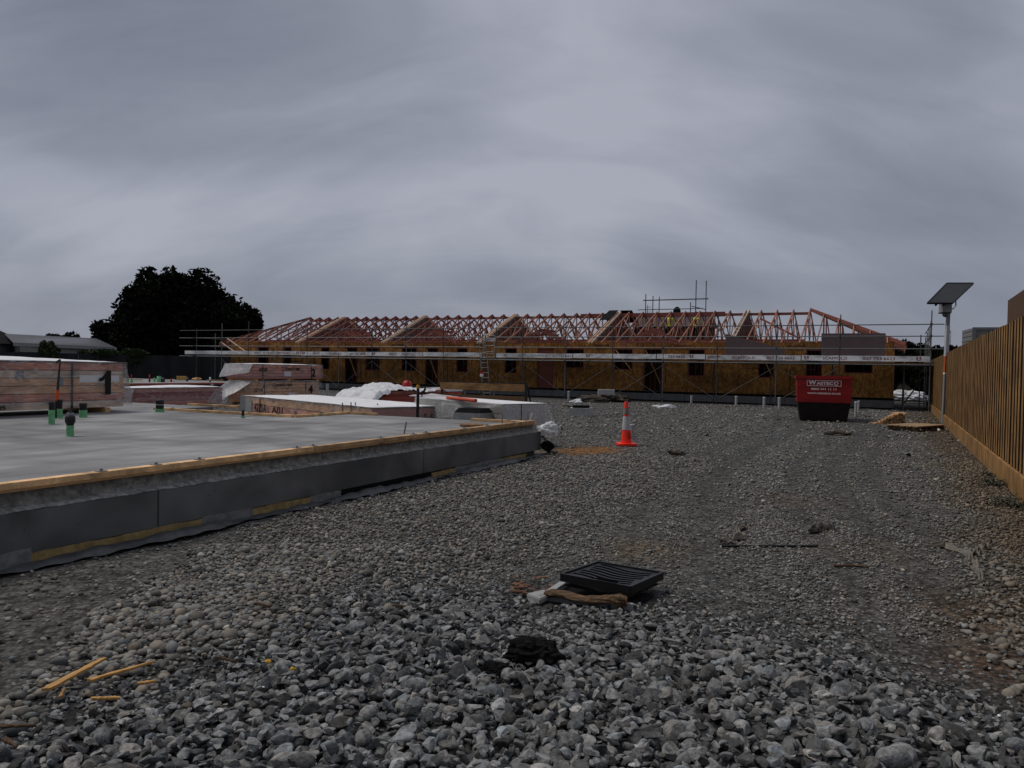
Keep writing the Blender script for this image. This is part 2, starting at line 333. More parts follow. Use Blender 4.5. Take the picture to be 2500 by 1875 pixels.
def subd_box(name, x0, x1, y0, y1, z0, z1, n, m, parent, seed, amp, freq=3, bulge=0.0, mats=None, topidx=None):
    bm = bmesh.new(); bmesh.ops.create_cube(bm, size=1.0)
    bmesh.ops.subdivide_edges(bm, edges=bm.edges[:], cuts=n, use_grid_fill=True)
    for v in bm.verts:
        x, y, z = v.co
        v.co = Vector(((x+.5)*(x1-x0)+x0, (y+.5)*(y1-y0)+y0, (z+.5)*(z1-z0)+z0 + (bulge*(1-4*x*x)*(1-4*y*y) if z > .3 else 0)))
    for f in bm.faces: f.smooth = True
    bmesh.ops.recalc_face_normals(bm, faces=bm.faces)
    fs = [f for f in bm.faces if f.normal.z < -.8]; bmesh.ops.delete(bm, geom=fs, context='FACES')
    me = bpy.data.meshes.new(name); bm.to_mesh(me); bm.free()
    for x in (mats or [m]): me.materials.append(x)
    if topidx is not None:
        for p in me.polygons:
            if p.normal.z > .7: p.material_index = topidx
    o = bpy.data.objects.new(name, me); COL.objects.link(o); o.parent = parent; jit(o, amp, freq, seed); return o
def crumple(name, c, size, m, seed, label=None, cat=None, group=None, n=3, amp=.35, flat=.0, rz=0, parent=None, freq=None):
    bm = bmesh.new(); bmesh.ops.create_icosphere(bm, subdivisions=n+1, radius=1)
    so_ = Vector((seed*1.37 % 17, seed*2.11 % 13, seed*.71 % 19))
    for v in bm.verts:
        p = v.co.copy(); d = 1+amp*(1.3*mnoise.noise(p*1.4+so_)+.8*(1-2*abs(mnoise.noise(p*2.6+so_*2)))*.9+.55*mnoise.noise(p*5.5+so_*3)+.35*mnoise.noise(p*11+so_)-.35)
        v.co = Vector((p.x*d*size[0], p.y*d*size[1], max(p.z, -flat)*d*size[2]))
    for f in bm.faces: f.smooth = False
    me = bpy.data.meshes.new(name); bm.to_mesh(me); bm.free(); me.materials.append(m)
    for p in me.polygons: p.use_smooth = seed % 2 == 0
    o = bpy.data.objects.new(name, me); COL.objects.link(o); o.location = c; o.rotation_euler.z = rz
    if parent: o.parent = parent
    return tag(o, label, cat, group)
# ================================================================= THE GROUND
def proj_np(P):
    d = P - np.array(CAM); z = d@np.array(fw)
    return 1250+FPX*(d@np.array(rt))/z, 937.5-FPX*(d@np.array(up))/z
def sn(x, y, f, ph): return np.sin(x*f+ph)*np.cos(y*f*1.13+ph*1.7)
def lump(x, y): return (sn(x+.6*y, y-.3*x, 1.1, .3)+.6*sn(x-.4*y, y+.5*x, 2.3, 1.1)+.4*sn(x, y, 4.7, 2.2))/2
def gz(x, y):
    x = np.asarray(x, float); y = np.asarray(y, float)
    near = np.clip((9-np.hypot(x, y))/5, 0, 1)
    h = .018*lump(x, y)*(1+near) + .006*sn(x+.3*y, y, 9, .5)
    return h
YB = [(-400, 1850), (0, 1740), (150, 1690), (300, 1640), (600, 1545), (850, 1395), (1000, 1365), (1200, 1400), (1350, 1440), (1640, 1435), (1900, 1490), (2200, 1600), (2500, 1720), (2900, 1900)]
SB = [(-600, 2050), (60, 1720), (120, 1640), (250, 1480), (420, 1390), (600, 1300), (900, 1205), (1300, 1122), (1420, 1080)]
def interp(tab, x): return np.interp(x, [a for a, b in tab], [b for a, b in tab])
def zones(x, y):
    """coarse stone, pebble, sand masks at a ground point (fixed in the world)"""
    P = np.stack([x, y, np.zeros_like(x)], 1); px, py = proj_np(P)
    wob = 28*lump(x*1.7, y*1.7)+16*sn(x, y, 6.3, .9)
    u = x*U.x+y*U.y; v = x*V.x+y*V.y
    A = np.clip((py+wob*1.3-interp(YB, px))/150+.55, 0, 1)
    sand = np.clip((interp(SB, px)+wob*.9-py)/26+.5, 0, 1)*(u < -3.4)*(v < 13.5)
    peb = np.clip((-2.7+.35*lump(x, y)-u)/.9+.5, 0, 1)*(v < 13)
    fen = np.clip((u-(.25+.3*lump(x, y)))/.8, 0, 1)
    return px, py, u, v, A, sand, peb, fen
def ax(parts):
    out = []
    for a, b, st in parts: out.append(np.arange(a, b, st))
    return np.concatenate(out)
xs = ax([(-600, -60, 60), (-60, -20, 4), (-20, -7, .8), (-7, 14, .11), (14, 30, .9), (30, 80, 5), (80, 661, 60)])
ys = ax([(-60, -2, 6), (-2, 1.5, .5), (1.5, 18, .11), (18, 36, .45), (36, 90, 4), (90, 1200, 90)])
X, Y = np.meshgrid(xs, ys); xf, yf = X.ravel(), Y.ravel()
zf = gz(xf, yf)
far = np.clip((np.hypot(xf, yf)-30)/20, 0, 1); zf = zf*(1-far)
nx, ny = len(xs), len(ys)
me = bpy.data.meshes.new('ground'); ii = (np.arange(ny-1)[:, None]*nx+np.arange(nx-1)[None]).ravel()
qd = np.stack([ii, ii+1, ii+nx+1, ii+nx], 1)
def mesh_np(me, co, faces, smooth=True):
    k = faces.shape[1]
    me.vertices.add(len(co)); me.vertices.foreach_set('co', np.ascontiguousarray(co, dtype=np.float32).ravel())
    me.loops.add(faces.size); me.loops.foreach_set('vertex_index', np.ascontiguousarray(faces, dtype=np.int32).ravel())
    me.polygons.add(len(faces)); me.polygons.foreach_set('loop_start', np.arange(0, faces.size, k, dtype=np.int32))
    me.polygons.foreach_set('use_smooth', np.full(len(faces), smooth)); me.update(calc_edges=True)
def set_tint(me, rgb):
    a = me.attributes.new('tint', 'FLOAT_COLOR', 'POINT'); c = np.ones((len(rgb), 4), np.float32); c[:, :3] = rgb; a.data.foreach_set('color', c.ravel())
mesh_np(me, np.stack([xf, yf, zf], 1), qd)
with np.errstate(all='ignore'):
    pxg, pyg, ug, vg, Ag, Sg, Pg, Fg = zones(xf, np.maximum(yf, .8))
tint = np.tile(np.array([.125, .121, .112]), (len(xf), 1))
def blend(mask, c): 
    global tint
    tint = tint*(1-mask[:, None])+np.array(c)*mask[:, None]
l1 = lump(xf*.9+.2*yf, yf*.5); blend(np.clip(l1*.9, 0, 1)*.5, (.150, .146, .135)); blend(np.clip(-l1*.9, 0, 1)*.45, (.092, .089, .082))
def tracks(u, v):
    c = -.35-.055*(v-9)+.25*np.sin(v*.33+.5)+.10*np.maximum(0, 9-v)
    return sum(np.exp(-((u-c+o_)/w_)**2) for o_, w_ in ((0, .20), (1.55, .22), (.55, .12), (2.2, .15), (-.5, .13)))
track = np.clip(tracks(ug, vg), 0, 1)*(vg > 5.5)
blend(track*.85, (.082, .080, .074))
blend(Fg*.75, (.095, .066, .040)); blend(Pg*.6, (.10, .092, .078)); blend(Sg, (.098, .094, .086))
blend(np.clip(lump(xf*2.2, yf*2.2)*1.3, 0, 1)*Sg*.5, (.145, .139, .126)); blend(Ag*.9, (.035, .034, .032))  # near-black tint under coarse stone paints in the shade between the stones
cp0 = G(1420, 1108)
patch = np.exp(-(((ug+5.0+.2*lump(xf*3, yf*3))/.62)**2+((vg-13.15)/1.1)**2)**1.6); blend(np.clip(patch*1.3, 0, 1), (.24, .112, .036))
for bx, by, br, cc in ((1560, 1340, .35, (.14, .10, .05)), (2100, 1345, .4, (.13, .105, .07)), (2400, 1500, .5, (.10, .062, .032)), (1930, 1220, .5, (.12, .09, .07)), (2450, 1230, .5, (.12, .075, .035)), (2440, 1620, .35, (.09, .045, .02))):
    q = G(bx, by); blend(np.exp(-(((xf-q.x)**2+(yf-q.y)**2)/br**2)*(1+.6*lump(xf*4, yf*4)))*.7, cc)
blend(np.clip((vg-33.5)/2, 0, 1)*.7*(ug < 2), (.085, .08, .072))
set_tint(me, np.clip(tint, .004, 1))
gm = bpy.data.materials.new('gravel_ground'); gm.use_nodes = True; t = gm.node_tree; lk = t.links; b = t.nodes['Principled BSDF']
b.inputs['Roughness'].default_value = .95; b.inputs['Specular IOR Level'].default_value = .2
at = nd(t, 'ShaderNodeAttribute', attribute_name='tint'); tcn = nd(t, 'ShaderNodeTexCoord')
v1 = nd(t, 'ShaderNodeTexVoronoi'); v1.inputs['Scale'].default_value = 38; lk.new(tcn.outputs['Object'], v1.inputs[0])
v2 = nd(t, 'ShaderNodeTexVoronoi'); v2.inputs['Scale'].default_value = 17; lk.new(tcn.outputs['Object'], v2.inputs[0])
n1 = nd(t, 'ShaderNodeTexNoise'); n1.inputs['Scale'].default_value = 2.2; n1.inputs['Detail'].default_value = 6; lk.new(tcn.outputs['Object'], n1.inputs[0])
s1 = nd(t, 'ShaderNodeSeparateColor'); lk.new(v1.outputs['Color'], s1.inputs[0]); s2 = nd(t, 'ShaderNodeSeparateColor'); lk.new(v2.outputs['Color'], s2.inputs[0])
def mth(t, op, a, b=None):
    n = nd(t, 'ShaderNodeMath', operation=op)
    for i, v in enumerate((a, b)):
        if v is None: continue
        if isinstance(v, (int, float)): n.inputs[i].default_value = v
        else: t.links.new(v, n.inputs[i])
    return n.outputs[0]
val = mth(t, 'ADD', mth(t, 'MULTIPLY', mth(t, 'POWER', s1.outputs[0], 1.6), .95), mth(t, 'MULTIPLY', mth(t, 'POWER', s2.outputs[0], 2.0), .65))
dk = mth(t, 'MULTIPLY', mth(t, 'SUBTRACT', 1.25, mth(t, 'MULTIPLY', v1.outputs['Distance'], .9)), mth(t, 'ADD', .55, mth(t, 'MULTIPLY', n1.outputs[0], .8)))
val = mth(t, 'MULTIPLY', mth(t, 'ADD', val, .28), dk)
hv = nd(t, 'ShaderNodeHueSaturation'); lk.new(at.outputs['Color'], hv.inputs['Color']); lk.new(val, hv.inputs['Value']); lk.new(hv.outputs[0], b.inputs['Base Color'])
hh = mth(t, 'ADD', mth(t, 'MULTIPLY', v1.outputs['Distance'], -.6), mth(t, 'MULTIPLY', v2.outputs['Distance'], -1.0))
bp = nd(t, 'ShaderNodeBump'); bp.inputs['Strength'].default_value = .9; bp.inputs['Distance'].default_value = .02; lk.new(hh, bp.inputs['Height']); lk.new(bp.outputs[0], b.inputs['Normal'])
me.materials.append(gm); go = bpy.data.objects.new('ground', me); COL.objects.link(go); struct(go)

# ---- loose stone: one mesh per kind, every stone a real lump of rock
def proto(sub, seed, facets, squash):
    bm = bmesh.new(); bmesh.ops.create_icosphere(bm, subdivisions=sub, radius=1); bm.verts.ensure_lookup_table()
    co = np.array([v.co[:] for v in bm.verts]); fs = np.array([[v.index for v in f.verts] for f in bm.faces]); bm.free()
    rg = np.random.default_rng(seed); d = np.ones(len(co))
    for i in range(4):
        k = rg.normal(size=3)*(1.1+.6*i); d += .16/(1+i)*np.sin(co@k+rg.uniform(0, 6.3))
    co = co*d[:, None]
    for i in range(facets):
        n = rg.normal(size=3); n /= np.linalg.norm(n); c = rg.uniform(.36, .78); s = co@n-c
        co = co-np.outer(np.maximum(s, 0)*.98, n)
    co *= np.array([1, rg.uniform(.62, .92), rg.uniform(*squash)]); return co, fs
def rotm(yaw, tilt, tdir):
    n = len(yaw); cy, sy = np.cos(yaw), np.sin(yaw); Z = np.zeros(n); O = np.ones(n)
    A = np.stack([np.stack([cy, -sy, Z], 1), np.stack([sy, cy, Z], 1), np.stack([Z, Z, O], 1)], 1)
    ax_ = np.stack([np.cos(tdir), np.sin(tdir), Z], 1); c, s = np.cos(tilt), np.sin(tilt)
    K = np.zeros((n, 3, 3)); K[:, 0, 1] = -ax_[:, 2]; K[:, 0, 2] = ax_[:, 1]; K[:, 1, 0] = ax_[:, 2]; K[:, 1, 2] = -ax_[:, 0]; K[:, 2, 0] = -ax_[:, 1]; K[:, 2, 1] = ax_[:, 0]
    Rm = np.eye(3)[None]+s[:, None, None]*K+(1-c)[:, None, None]*(K@K); return Rm@A
KEEP_OUT = []   # ground rectangles where no loose stone lies (things stand there)
def keep(pts):
    KEEP_OUT.append(np.array([[p.x, p.y] for p in pts]))
def inside(poly, x, y):
    r = np.zeros(len(x), bool); n = len(poly)
    for i in range(n):
        x1, y1 = poly[i]; x2, y2 = poly[(i+1) % n]
        c = ((y1 > y) != (y2 > y)) & (x < (x2-x1)*(y-y1)/(y2-y1+1e-12)+x1); r ^= c
    return r
def scatter(name, x, y, size, lift, tints, protos, mtl, label, cat, tilt=.5, bury=.25, smooth=True):
    n = len(x); pid = nr.integers(0, len(protos), n); Rm = rotm(nr.uniform(0, 6.28, n), nr.normal(0, tilt, n), nr.uniform(0, 6.28, n))
    z = gz(x, y)+lift; cos, fcs, tns, base = [], [], [], 0
    for k, (co, fs) in enumerate(protos):
        ix = np.where(pid == k)[0]
        if not len(ix): continue
        P = np.einsum('nij,vj->nvi', Rm[ix], co)*size[ix, None, None]
        P += np.stack([x[ix], y[ix], z[ix]+size[ix]*bury], 1)[:, None]
        cos.append(P.reshape(-1, 3)); m_ = len(co)
        fcs.append((fs[None]+(np.arange(len(ix))*m_)[:, None, None]+base).reshape(-1, 3)); base += len(ix)*m_
        tns.append(np.repeat(tints[ix], m_, 0))
    me = bpy.data.meshes.new(name); mesh_np(me, np.concatenate(cos), np.concatenate(fcs), smooth); set_tint(me, np.concatenate(tns)); me.materials.append(mtl)
    o = bpy.data.objects.new(name, me); COL.objects.link(o); return tag(o, label, cat, kind='stuff')
def cand(n, ymin, ymax, xl=-1.0, xr=1.0):
    """uniform over the visible wedge of ground (with a margin to the sides)"""
    y = np.sqrt(nr.uniform(ymin**2, ymax**2, n)); x = nr.uniform(-1, 1, n)*(.70*y+.9); return x, y
def on_slab(u, v): return (u < -5.30) & (v < 12.6)
keep([G(1355, 1400), G(1460, 1368), G(1630, 1398), G(1600, 1480), G(1320, 1480)])
keep([S(-5.06+.1, 14.2), S(-4.4, 14.2), S(-4.4, 14.7), S(-5, 14.7)])
def cull(x, y, u, v):
    ok = ~on_slab(u, v) & (u < 1.37) & ~((((u+5.0+.2*lump(x*3, y*3))/.60)**2+((v-13.15)/1.05)**2 < .8) & (nr.random(len(x)) < .88))
    for kpoly in KEEP_OUT: ok &= ~inside(kpoly, x, y)
    return ok
stone_m = attr_mat('crushed_rock', .85, .62, 48, 1.0, 90)
peb_m = attr_mat('river_pebble', .8, .25, 40, .3, 90)
PA2 = [proto(3, 100+i, (nr.integers(12, 22) if i % 5 < 4 else nr.integers(2, 6)), (.30, .60)) for i in range(25)]
PA1 = [proto(2, 200+i, (nr.integers(10, 18) if i % 5 < 4 else nr.integers(2, 6)), (.30, .60)) for i in range(20)]
PB = [proto(2, 300+i, nr.integers(0, 3), (.45, .7)) for i in range(12)]
PC = [proto(1, 400+i, 3, (.45, .75)) for i in range(10)]
def tone(n, base, lo, hi, warm=.06):
    k = nr.uniform(lo, hi, n)*np.where(nr.random(n) < .06, 1.5, 1); w = nr.normal(0, warm, n)
    return np.clip(np.array(base)[None]*k[:, None]*np.stack([1+w, np.ones(n), 1-w], 1), .01, .5)
# coarse grey stone, nearest
for nm, y0, y1, dens, PR, tl in (('crushed_stone', 2.15, 3.7, 1500, PA2, 'grey fist sized broken stones in the loose heap nearest the camera'), ('crushed_stone', 3.7, 7.2, 1700, PA1, 'grey broken stones in the loose bank around the black drain lid')):
    n = int(dens*(.7*(y1**2-y0**2)+1.8*(y1-y0))); x, y = cand(n, y0, y1); px, py, u, v, A, Sd, Pb, Fn = zones(x, y)
    ok = (nr.random(n) < A) & cull(x, y, u, v); x, y, A3 = x[ok], y[ok], A[ok]; py3 = py[ok]; px3 = px[ok]; k = len(x)
    gr = np.clip((py3-interp(YB, px3))/330+.42, .42, 1.0)
    sz = np.clip(nr.lognormal(math.log(.0305), .38, k), .013, .062)*gr; lay = nr.random(k)*gr
    T = tone(k, (.126, .126, .122), .22, 1.75, .03)
    scatter(nm, x, y, sz, lay**1.5*.044*gr-.006, T, PR, stone_m, tl, 'stones', .7, .2, False)
# brownish river pebbles
for nm, y0, y1, dens, PR, tl in (('pebbles', 2.3, 6.2, 2000, PB, 'rounded grey brown river pebbles between the sand strip and the coarse stone'), ('pebbles', 6.2, 13.5, 1150, PC, 'small brownish pebbles beside the concrete slab further back')):
    n = int(dens*(.7*(y1**2-y0**2)+1.8*(y1-y0))); x, y = cand(n, y0, y1); px, py, u, v, A, Sd, Pb, Fn = zones(x, y)
    prob = np.clip(Pb+Fn*.75+.0, 0, 1)*(1-Sd*.965)*(1-A*.93)
    ok = (nr.random(n) < prob) & cull(x, y, u, v); x, y, A2, F2 = x[ok], y[ok], A[ok], Fn[ok]; k = len(x)
    sz = np.clip(nr.lognormal(math.log(.0145), .36, k), .006, .04)*(1+.35*(y < 4.5))
    T = tone(k, (.152, .144, .127), .4, 1.6, .06); T = T*(1-F2[:, None]*np.array([.15, .30, .45]))
    scatter(nm, x, y, sz, nr.random(k)**2*.012-.002, T, PR, peb_m, tl, 'pebbles', .4, .25)
# fine gravel of the driveway
for nm, y0, y1, dens, tl in (('gravel', 4.2, 8.5, 2200, 'fine grey gravel pressed into the driveway beyond the drain lid'), ('gravel', 8.5, 17, 620, 'fine grey gravel of the driveway around the traffic cone'), ('gravel', 17, 36, 110, 'scattered gravel stones on the driveway near the red skip')):
    n = int(dens*(.7*(y1**2-y0**2)+1.8*(y1-y0))); x, y = cand(n, y0, y1); px, py, u, v, A, Sd, Pb, Fn = zones(x, y)
    cl = np.clip(.62+.55*lump(x*1.3, y*.8), .12, 1)*(1-.9*np.clip(tracks(u, v), 0, 1))
    prob = (1-Sd*.75)*(1-A*.9)*(1-np.clip(Pb, 0, 1)*.7*(v < 13))*cl
    ok = (nr.random(n) < prob) & cull(x, y, u, v) & (v < 38); x, y, F2 = x[ok], y[ok], Fn[ok]; k = len(x)
    sz = np.clip(nr.lognormal(math.log(.0095), .36, k), .004, .028)*np.where(y > 8.5, 1.5, 1)*np.where(y > 17, 1.7, 1)
    T = tone(k, (.172, .165, .149), .35, 1.7, .06); T = T*(1-F2[:, None]*np.array([.15, .28, .42]))
    scatter(nm, x, y, sz, nr.random(k)*.004, T, PC, peb_m, tl, 'gravel', .4, .3)
# ================================================================= THE HOUSE BEING BUILT (local axes: x = along the front, y = away, z = up)
HU0, HU1, HV0, HV1, ZF, ZP, ZR, RV = -40.7, -0.12, 38.5, 46.5, .50, 3.06, 4.86, 42.5
HO = (-20.4, 38.5, 0)
house = thing('house_frame', 'long single storey timber house under construction with open roof trusses behind the scaffold', 'house', S(-20.4, 38.5), RZ)
def HM(): return MB(HO)
f = HM(); f.box(HU0+.02, HU1-.02, HV0+.03, HV1-.03, -.05, .42); f.build('foundation', conc_dark, house)
f = HM()
x = HU0
while x < HU1-.1:
    w_ = min(2.39, HU1-x); f.box(x+.005, x+w_-.005, HV0-.03, HV0+.02, .06, .40); x += 2.4
f.box(HU1, HU1+.04, HV0, HV1, .06, .40); f.build('base_panel', mat('house_base', (.17, .17, .165), .8, .2, 3), house)
f = HM(); f.box(HU0-.02, HU1+.03, HV0-.05, HV0-.005, .40, .50); f.box(HU0-.02, HU1+.03, HV0-.06, HV0-.035, 0, .06); f.build('black_strip', blackm, house)  # matte black bands above and below the base panels
# openings: (u0, u1, sill, head)
OPN = [(-38.26, -37.27, 1.25, 2.68), (-36.06, -35.29, 1.25, 2.68), (-32.87, -32.14, 1.25, 2.68), (-30.94, -29.95, ZF, 2.68), (-29.35, -28.24, 1.25, 2.68),
       (-26.68, -25.56, 1.25, 2.68), (-24.98, -24.07, ZF, 2.68), (-22.85, -22.08, 1.25, 2.68), (-19.7, -18.93, 1.25, 2.68), (-17.7, -16.7, ZF, 2.68),
       (-16.09, -14.94, 1.6, 2.68), (-13.26, -12.24, 1.55, 2.68), (-11.65, -10.7, ZF, 2.68), (-9.37, -8.53, 1.3, 2.68), (-5.98, -5.23, 1.29, 2.68), (-3.83, -3.1, ZF, 2.68), (-2.17, -.96, 1.58, 2.3)]
w = HM(); x = HU0
for a, b_, s_, h_ in OPN:
    w.box(x, a, HV0, HV0+.11, ZF, ZP-.05)
    w.box(a, b_, HV0, HV0+.11, h_, ZP-.05)
    if s_ > ZF: w.box(a, b_, HV0, HV0+.11, ZF, s_)
    x = b_
w.box(x, HU1, HV0, HV0+.11, ZF, ZP-.05)
w.box(HU1-.11, HU1, HV0+.11, HV1-.11, ZF, ZP-.05); w.box(HU0, HU0+.11, HV0+.11, HV1-.11, ZF, ZP-.05); w.box(HU0, HU1, HV1-.11, HV1, ZF, ZP-.05)
w.build('wall', osb, house)
tp = HM(); tp.box(HU0, HU1, HV0-.004, HV0+.114, ZP-.05, ZP); tp.box(HU0, HU1, HV1-.114, HV1+.004, ZP-.05, ZP); tp.build('top_plate', truss_m, house)
f = HM(); f.box(HU0+.12, HU1-.12, HV0+.2, HV1-.2, .43, ZF); f.build('floor', conc_dark, house)
f = HM(); f.box(HU0+.12, HU1-.12, 40.0, 40.1, ZF, ZP-.1)
for u_ in (-34.32, -27.63, -21.04, -14.38, -7.21): f.box(u_-.1, u_+.1, HV0+.12, 40.0, ZF, ZP-.06)
f.build('partition', dark_in, house)
f = HM(); f.box(HU0+.12, HU1-.12, HV0+.115, HV1-.115, ZP-.045, ZP-.03); f.build('light_blocker', dark_in, house)  # unseen sheet added to keep light out and the openings dark
for i, (a, b_, s_, h_) in enumerate(OPN):
    o_ = HM(); o_.box(a, a+.05, HV0+.005, HV0+.105, s_, h_); o_.box(b_-.05, b_, HV0+.005, HV0+.105, s_, h_); o_.box(a+.05, b_-.05, HV0+.005, HV0+.105, h_-.06, h_)
    if s_ > ZF: o_.box(a+.05, b_-.05, HV0+.005, HV0+.105, s_, s_+.05)
    fr = o_.build('door_frame' if s_ == ZF else 'window_frame', redframe, house)
    st = HM(); n_ = 2 if s_ > ZF else 3
    for k in range(n_):
        uu = a+(b_-a)*(k+1)/(n_+1); st.box(uu-.022, uu+.022, HV0+.45, HV0+.54, ZF, ZP-.06)
    st.build('stud', redframe, fr)
    if i in (3, 6, 11, 12, 14): br = HM(); br.bar((a+.1, HV0-.02, h_-.1), (b_-.05, HV0-.04, max(s_, .9)), .03, .08, (0, 1, 0)); br.build('temporary_brace', pine, fr)
    if i == 9: br = HM(); br.box(a+.05, b_-.05, HV0+.03, HV0+.06, ZF, 2.6); br.build('door_sheet', redframe, fr)
# dark taped joints between the sheets, and the printed stamps
j = HM()
for k in range(34):
    uu = HU0+1.2*k+.2
    if any(a-.05 < uu < b_+.05 for a, b_, _, _ in OPN): continue
    j.box(uu-.008, uu+.008, HV0-.003, HV0+.01, ZF+.05, 2.9)
    if rnd.random() < .5: j.box(uu-.03, uu+.02, HV0-.0035, HV0+.01, .75+rnd.random()*.3, 1.5+rnd.random()*.3)
j.build('sheet_joint', dark_in, house)
j = HM()
for uu in (-33.7, -27.4, -21.6, -14.4, -10.1, -4.7):
    write(j, 'STRANDBOARD', (uu, HV0-.003, 2.78), (1, 0, 0), (0, 0, 1), w=.85, h=.10); write(j, 'structural', (uu+.1, HV0-.003, 2.60), (1, 0, 0), (0, 0, 1), w=.62, h=.09)
    write(j, 'STRANDBOARD', (uu-1.5, HV0-.003, 1.7), (1, 0, 0), (0, 0, 1), w=.85, h=.09)
j.build('stamp_lettering', black_ink, house)
# roof trusses
PITCHK = (ZR-2.93)/(RV-37.9)
def chz(v): return 2.93+(v-37.9)*PITCHK if v <= RV else 2.93+(2*RV-37.9-v)*PITCHK
def truss(u_, mtl, name='roof_truss'):
    t_ = HM(); q = .045; up_ = (1, 0, 0)
    t_.bar((u_, 37.9, chz(37.9)), (u_, RV+.02, ZR), .09, q, up_); t_.bar((u_, 2*RV-37.9, chz(37.9)), (u_, RV-.02, ZR), .09, q, up_)
    t_.bar((u_, HV0, ZP+.045), (u_, HV1, ZP+.045), .09, q, up_)
    for a, b_ in (((RV, ZR-.06), (RV, ZP+.05)), ((40.3, chz(40.3)), (40.3, ZP+.05)), ((44.7, chz(44.7)), (44.7, ZP+.05)),
                  ((RV, ZR-.12), (41.5, chz(41.5)-.55)), ((41.4, chz(41.4)), (40.3, ZP+.1)), ((43.6, chz(43.6)), (44.7, ZP+.1)), ((41.4, chz(41.4)), (RV, ZP+.1)), ((43.6, chz(43.6)), (RV, ZP+.1))):
        t_.bar((u_, a[0], a[1]), (u_, b_[0], b_[1]), .07, .04, up_)
    # nail plates at the apex and heels
    t_.box(u_-.026, u_+.026, RV-.1, RV+.1, ZR-.17, ZR-.05)
    return t_.build(name, mtl, house)
NT = 42; PW = [-34.32, -27.63, -21.04, -14.38, -7.21]
for k in range(NT):
    u_ = -37.23+(37.23-4.07)*k/(NT-1)
    if min(abs(u_-p) for p in PW) < .2: continue
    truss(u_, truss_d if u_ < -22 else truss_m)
for p in PW:      # fire walls between the homes, with doubled pale rafters on top
    w_ = HM()
    poly = [(HV0+.12, ZP+.001), (HV1-.12, ZP+.001), (HV1-.3, chz(HV1-.3)-.08), (RV, ZR-.09), (HV0+.3, chz(HV0+.3)-.08)]
    w_.prism(poly, (0, 1, 0), (0, 0, 1), (p-.06, 0, 0), (.12, 0, 0)); pw = w_.build('party_wall', osb_in, house)
    s_ = HM(); vv = HV0+.5
    while vv < HV1-.4:
        s_.box(p+.062, p+.105, vv, vv+.045, ZP+.1, chz(vv)-.12 if vv < RV else chz(vv+.045)-.12); s_.box(p-.105, p-.062, vv, vv+.045, ZP+.1, chz(vv)-.12 if vv < RV else chz(vv+.045)-.12); vv += .6
    s_.build('wall_framing', truss_d, pw)
    r_ = HM()
    for du in (-.085, .085):
        r_.bar((p+du, 37.85, chz(37.85)+.02), (p+du, RV+.02, ZR+.02), .10, .035, (1, 0, 0)); r_.bar((p+du, 2*RV-37.85, chz(37.85)+.02), (p+du, RV-.02, ZR+.02), .10, .035, (1, 0, 0))
    r_.build('rafter', pale_t, house)
f = HM(); f.bar((-37.2, RV+.05, ZR-.2), (-4.1, RV+.05, ZR-.2), .045, .14); f.bar((-16.8, RV+.1, ZR-.16), (-8.4, RV+.1, ZR-.16), .05, .26); f.build('ridge_beam', truss_d, house)
f = HM()
for vv in (40.33, 44.67): f.bar((-37.2, vv, ZP+.12), (-4.1, vv, ZP+.12), .045, .09)
f.bar((-37.0, 44, ZP+.6), (-34.8, 42.9, ZR-.3), .04, .08); f.bar((-6.4, 41.6, ZR-.5), (-4.3, 40.0, ZP+.2), .04, .09)
f.build('binder', truss_d, house)
for (ua, ub) in ((-4.07, .33), (-37.23, -41.15)):      # hipped ends
    sg = 1 if ub > ua else -1
    for ve in (37.9, 2*RV-37.9):
        h_ = HM(); h_.bar((ua, RV, ZR), (ub, ve, 2.90), .05, .15); h_.build('hip_rafter', truss_d, house)
    for k in range(1, 6):
        q = k/6; uj = ua+(ub-ua)*q; zj = ZR+(2.92-ZR)*q
        for sgn in (-1, 1):
            vj = RV+sgn*(RV-37.9)*q; ve = RV+sgn*(RV-37.9)
            if k < 6: h_ = HM(); h_.bar((uj, ve, 2.92), (uj, vj, zj), .045, .09); h_.bar((uj, vj, zj-.05), (uj, vj, ZP), .045, .07, (1, 0, 0)); h_.build('jack_rafter', truss_m, house)
        for sgn in (-1, 1):
            vj = RV+sgn*(RV-37.9)*q
            h_ = HM(); h_.bar((ub, vj, 2.92), (uj, vj, zj), .045, .09); h_.build('jack_rafter', truss_m, house)
    f = HM(); f.box(min(ub, ub+sg*.03), max(ub, ub+sg*.03), 37.9, 2*RV-37.9, 2.72, 2.9); f.build('fascia_board', truss_m, house)
# little porch gables over the front doors
for ua in (-30.35, -24.0, -17.24, -11.07):
    g = HM(); hw, zb, zt = 1.62, 2.84, 3.62
    for vv in (37.75, 38.2, 38.75):
        for sgn in (-1, 1): g.bar((ua+sgn*hw, vv, zb), (ua, vv, zt), .045, .09)
        g.bar((ua-hw*.8, vv, zb+.16), (ua+hw*.8, vv, zb+.16), .045, .09)
        g.bar((ua, vv, zb+.18), (ua, vv, zt-.05), .045, .07, (1, 0, 0))
        for sgn in (-1, 1): g.bar((ua+sgn*.55, vv, zb+.18), (ua+sgn*.55, vv, zt-.30), .04, .06, (1, 0, 0))
    g.bar((ua, 37.75, zt+.02), (ua, 40.0, zt+.02), .045, .14)
    for sgn in (-1, 1): g.bar((ua+sgn*.8, 37.75, zb+.46), (ua+sgn*.35, 39.6, zb+.62), .045, .09)
    g.build('porch_gable', truss_d, house)
f = HM(); f.bar((-14.75, 41.0, chz(41.0)+.13), (-14.7, RV-.05, ZR+.13), .55, .03); f.bar((-14.0, RV+.05, ZR+.12), (-14.0, 43.9, chz(43.9)+.10), .7, .03); f.build('roof_sheet', dark_roof, house)
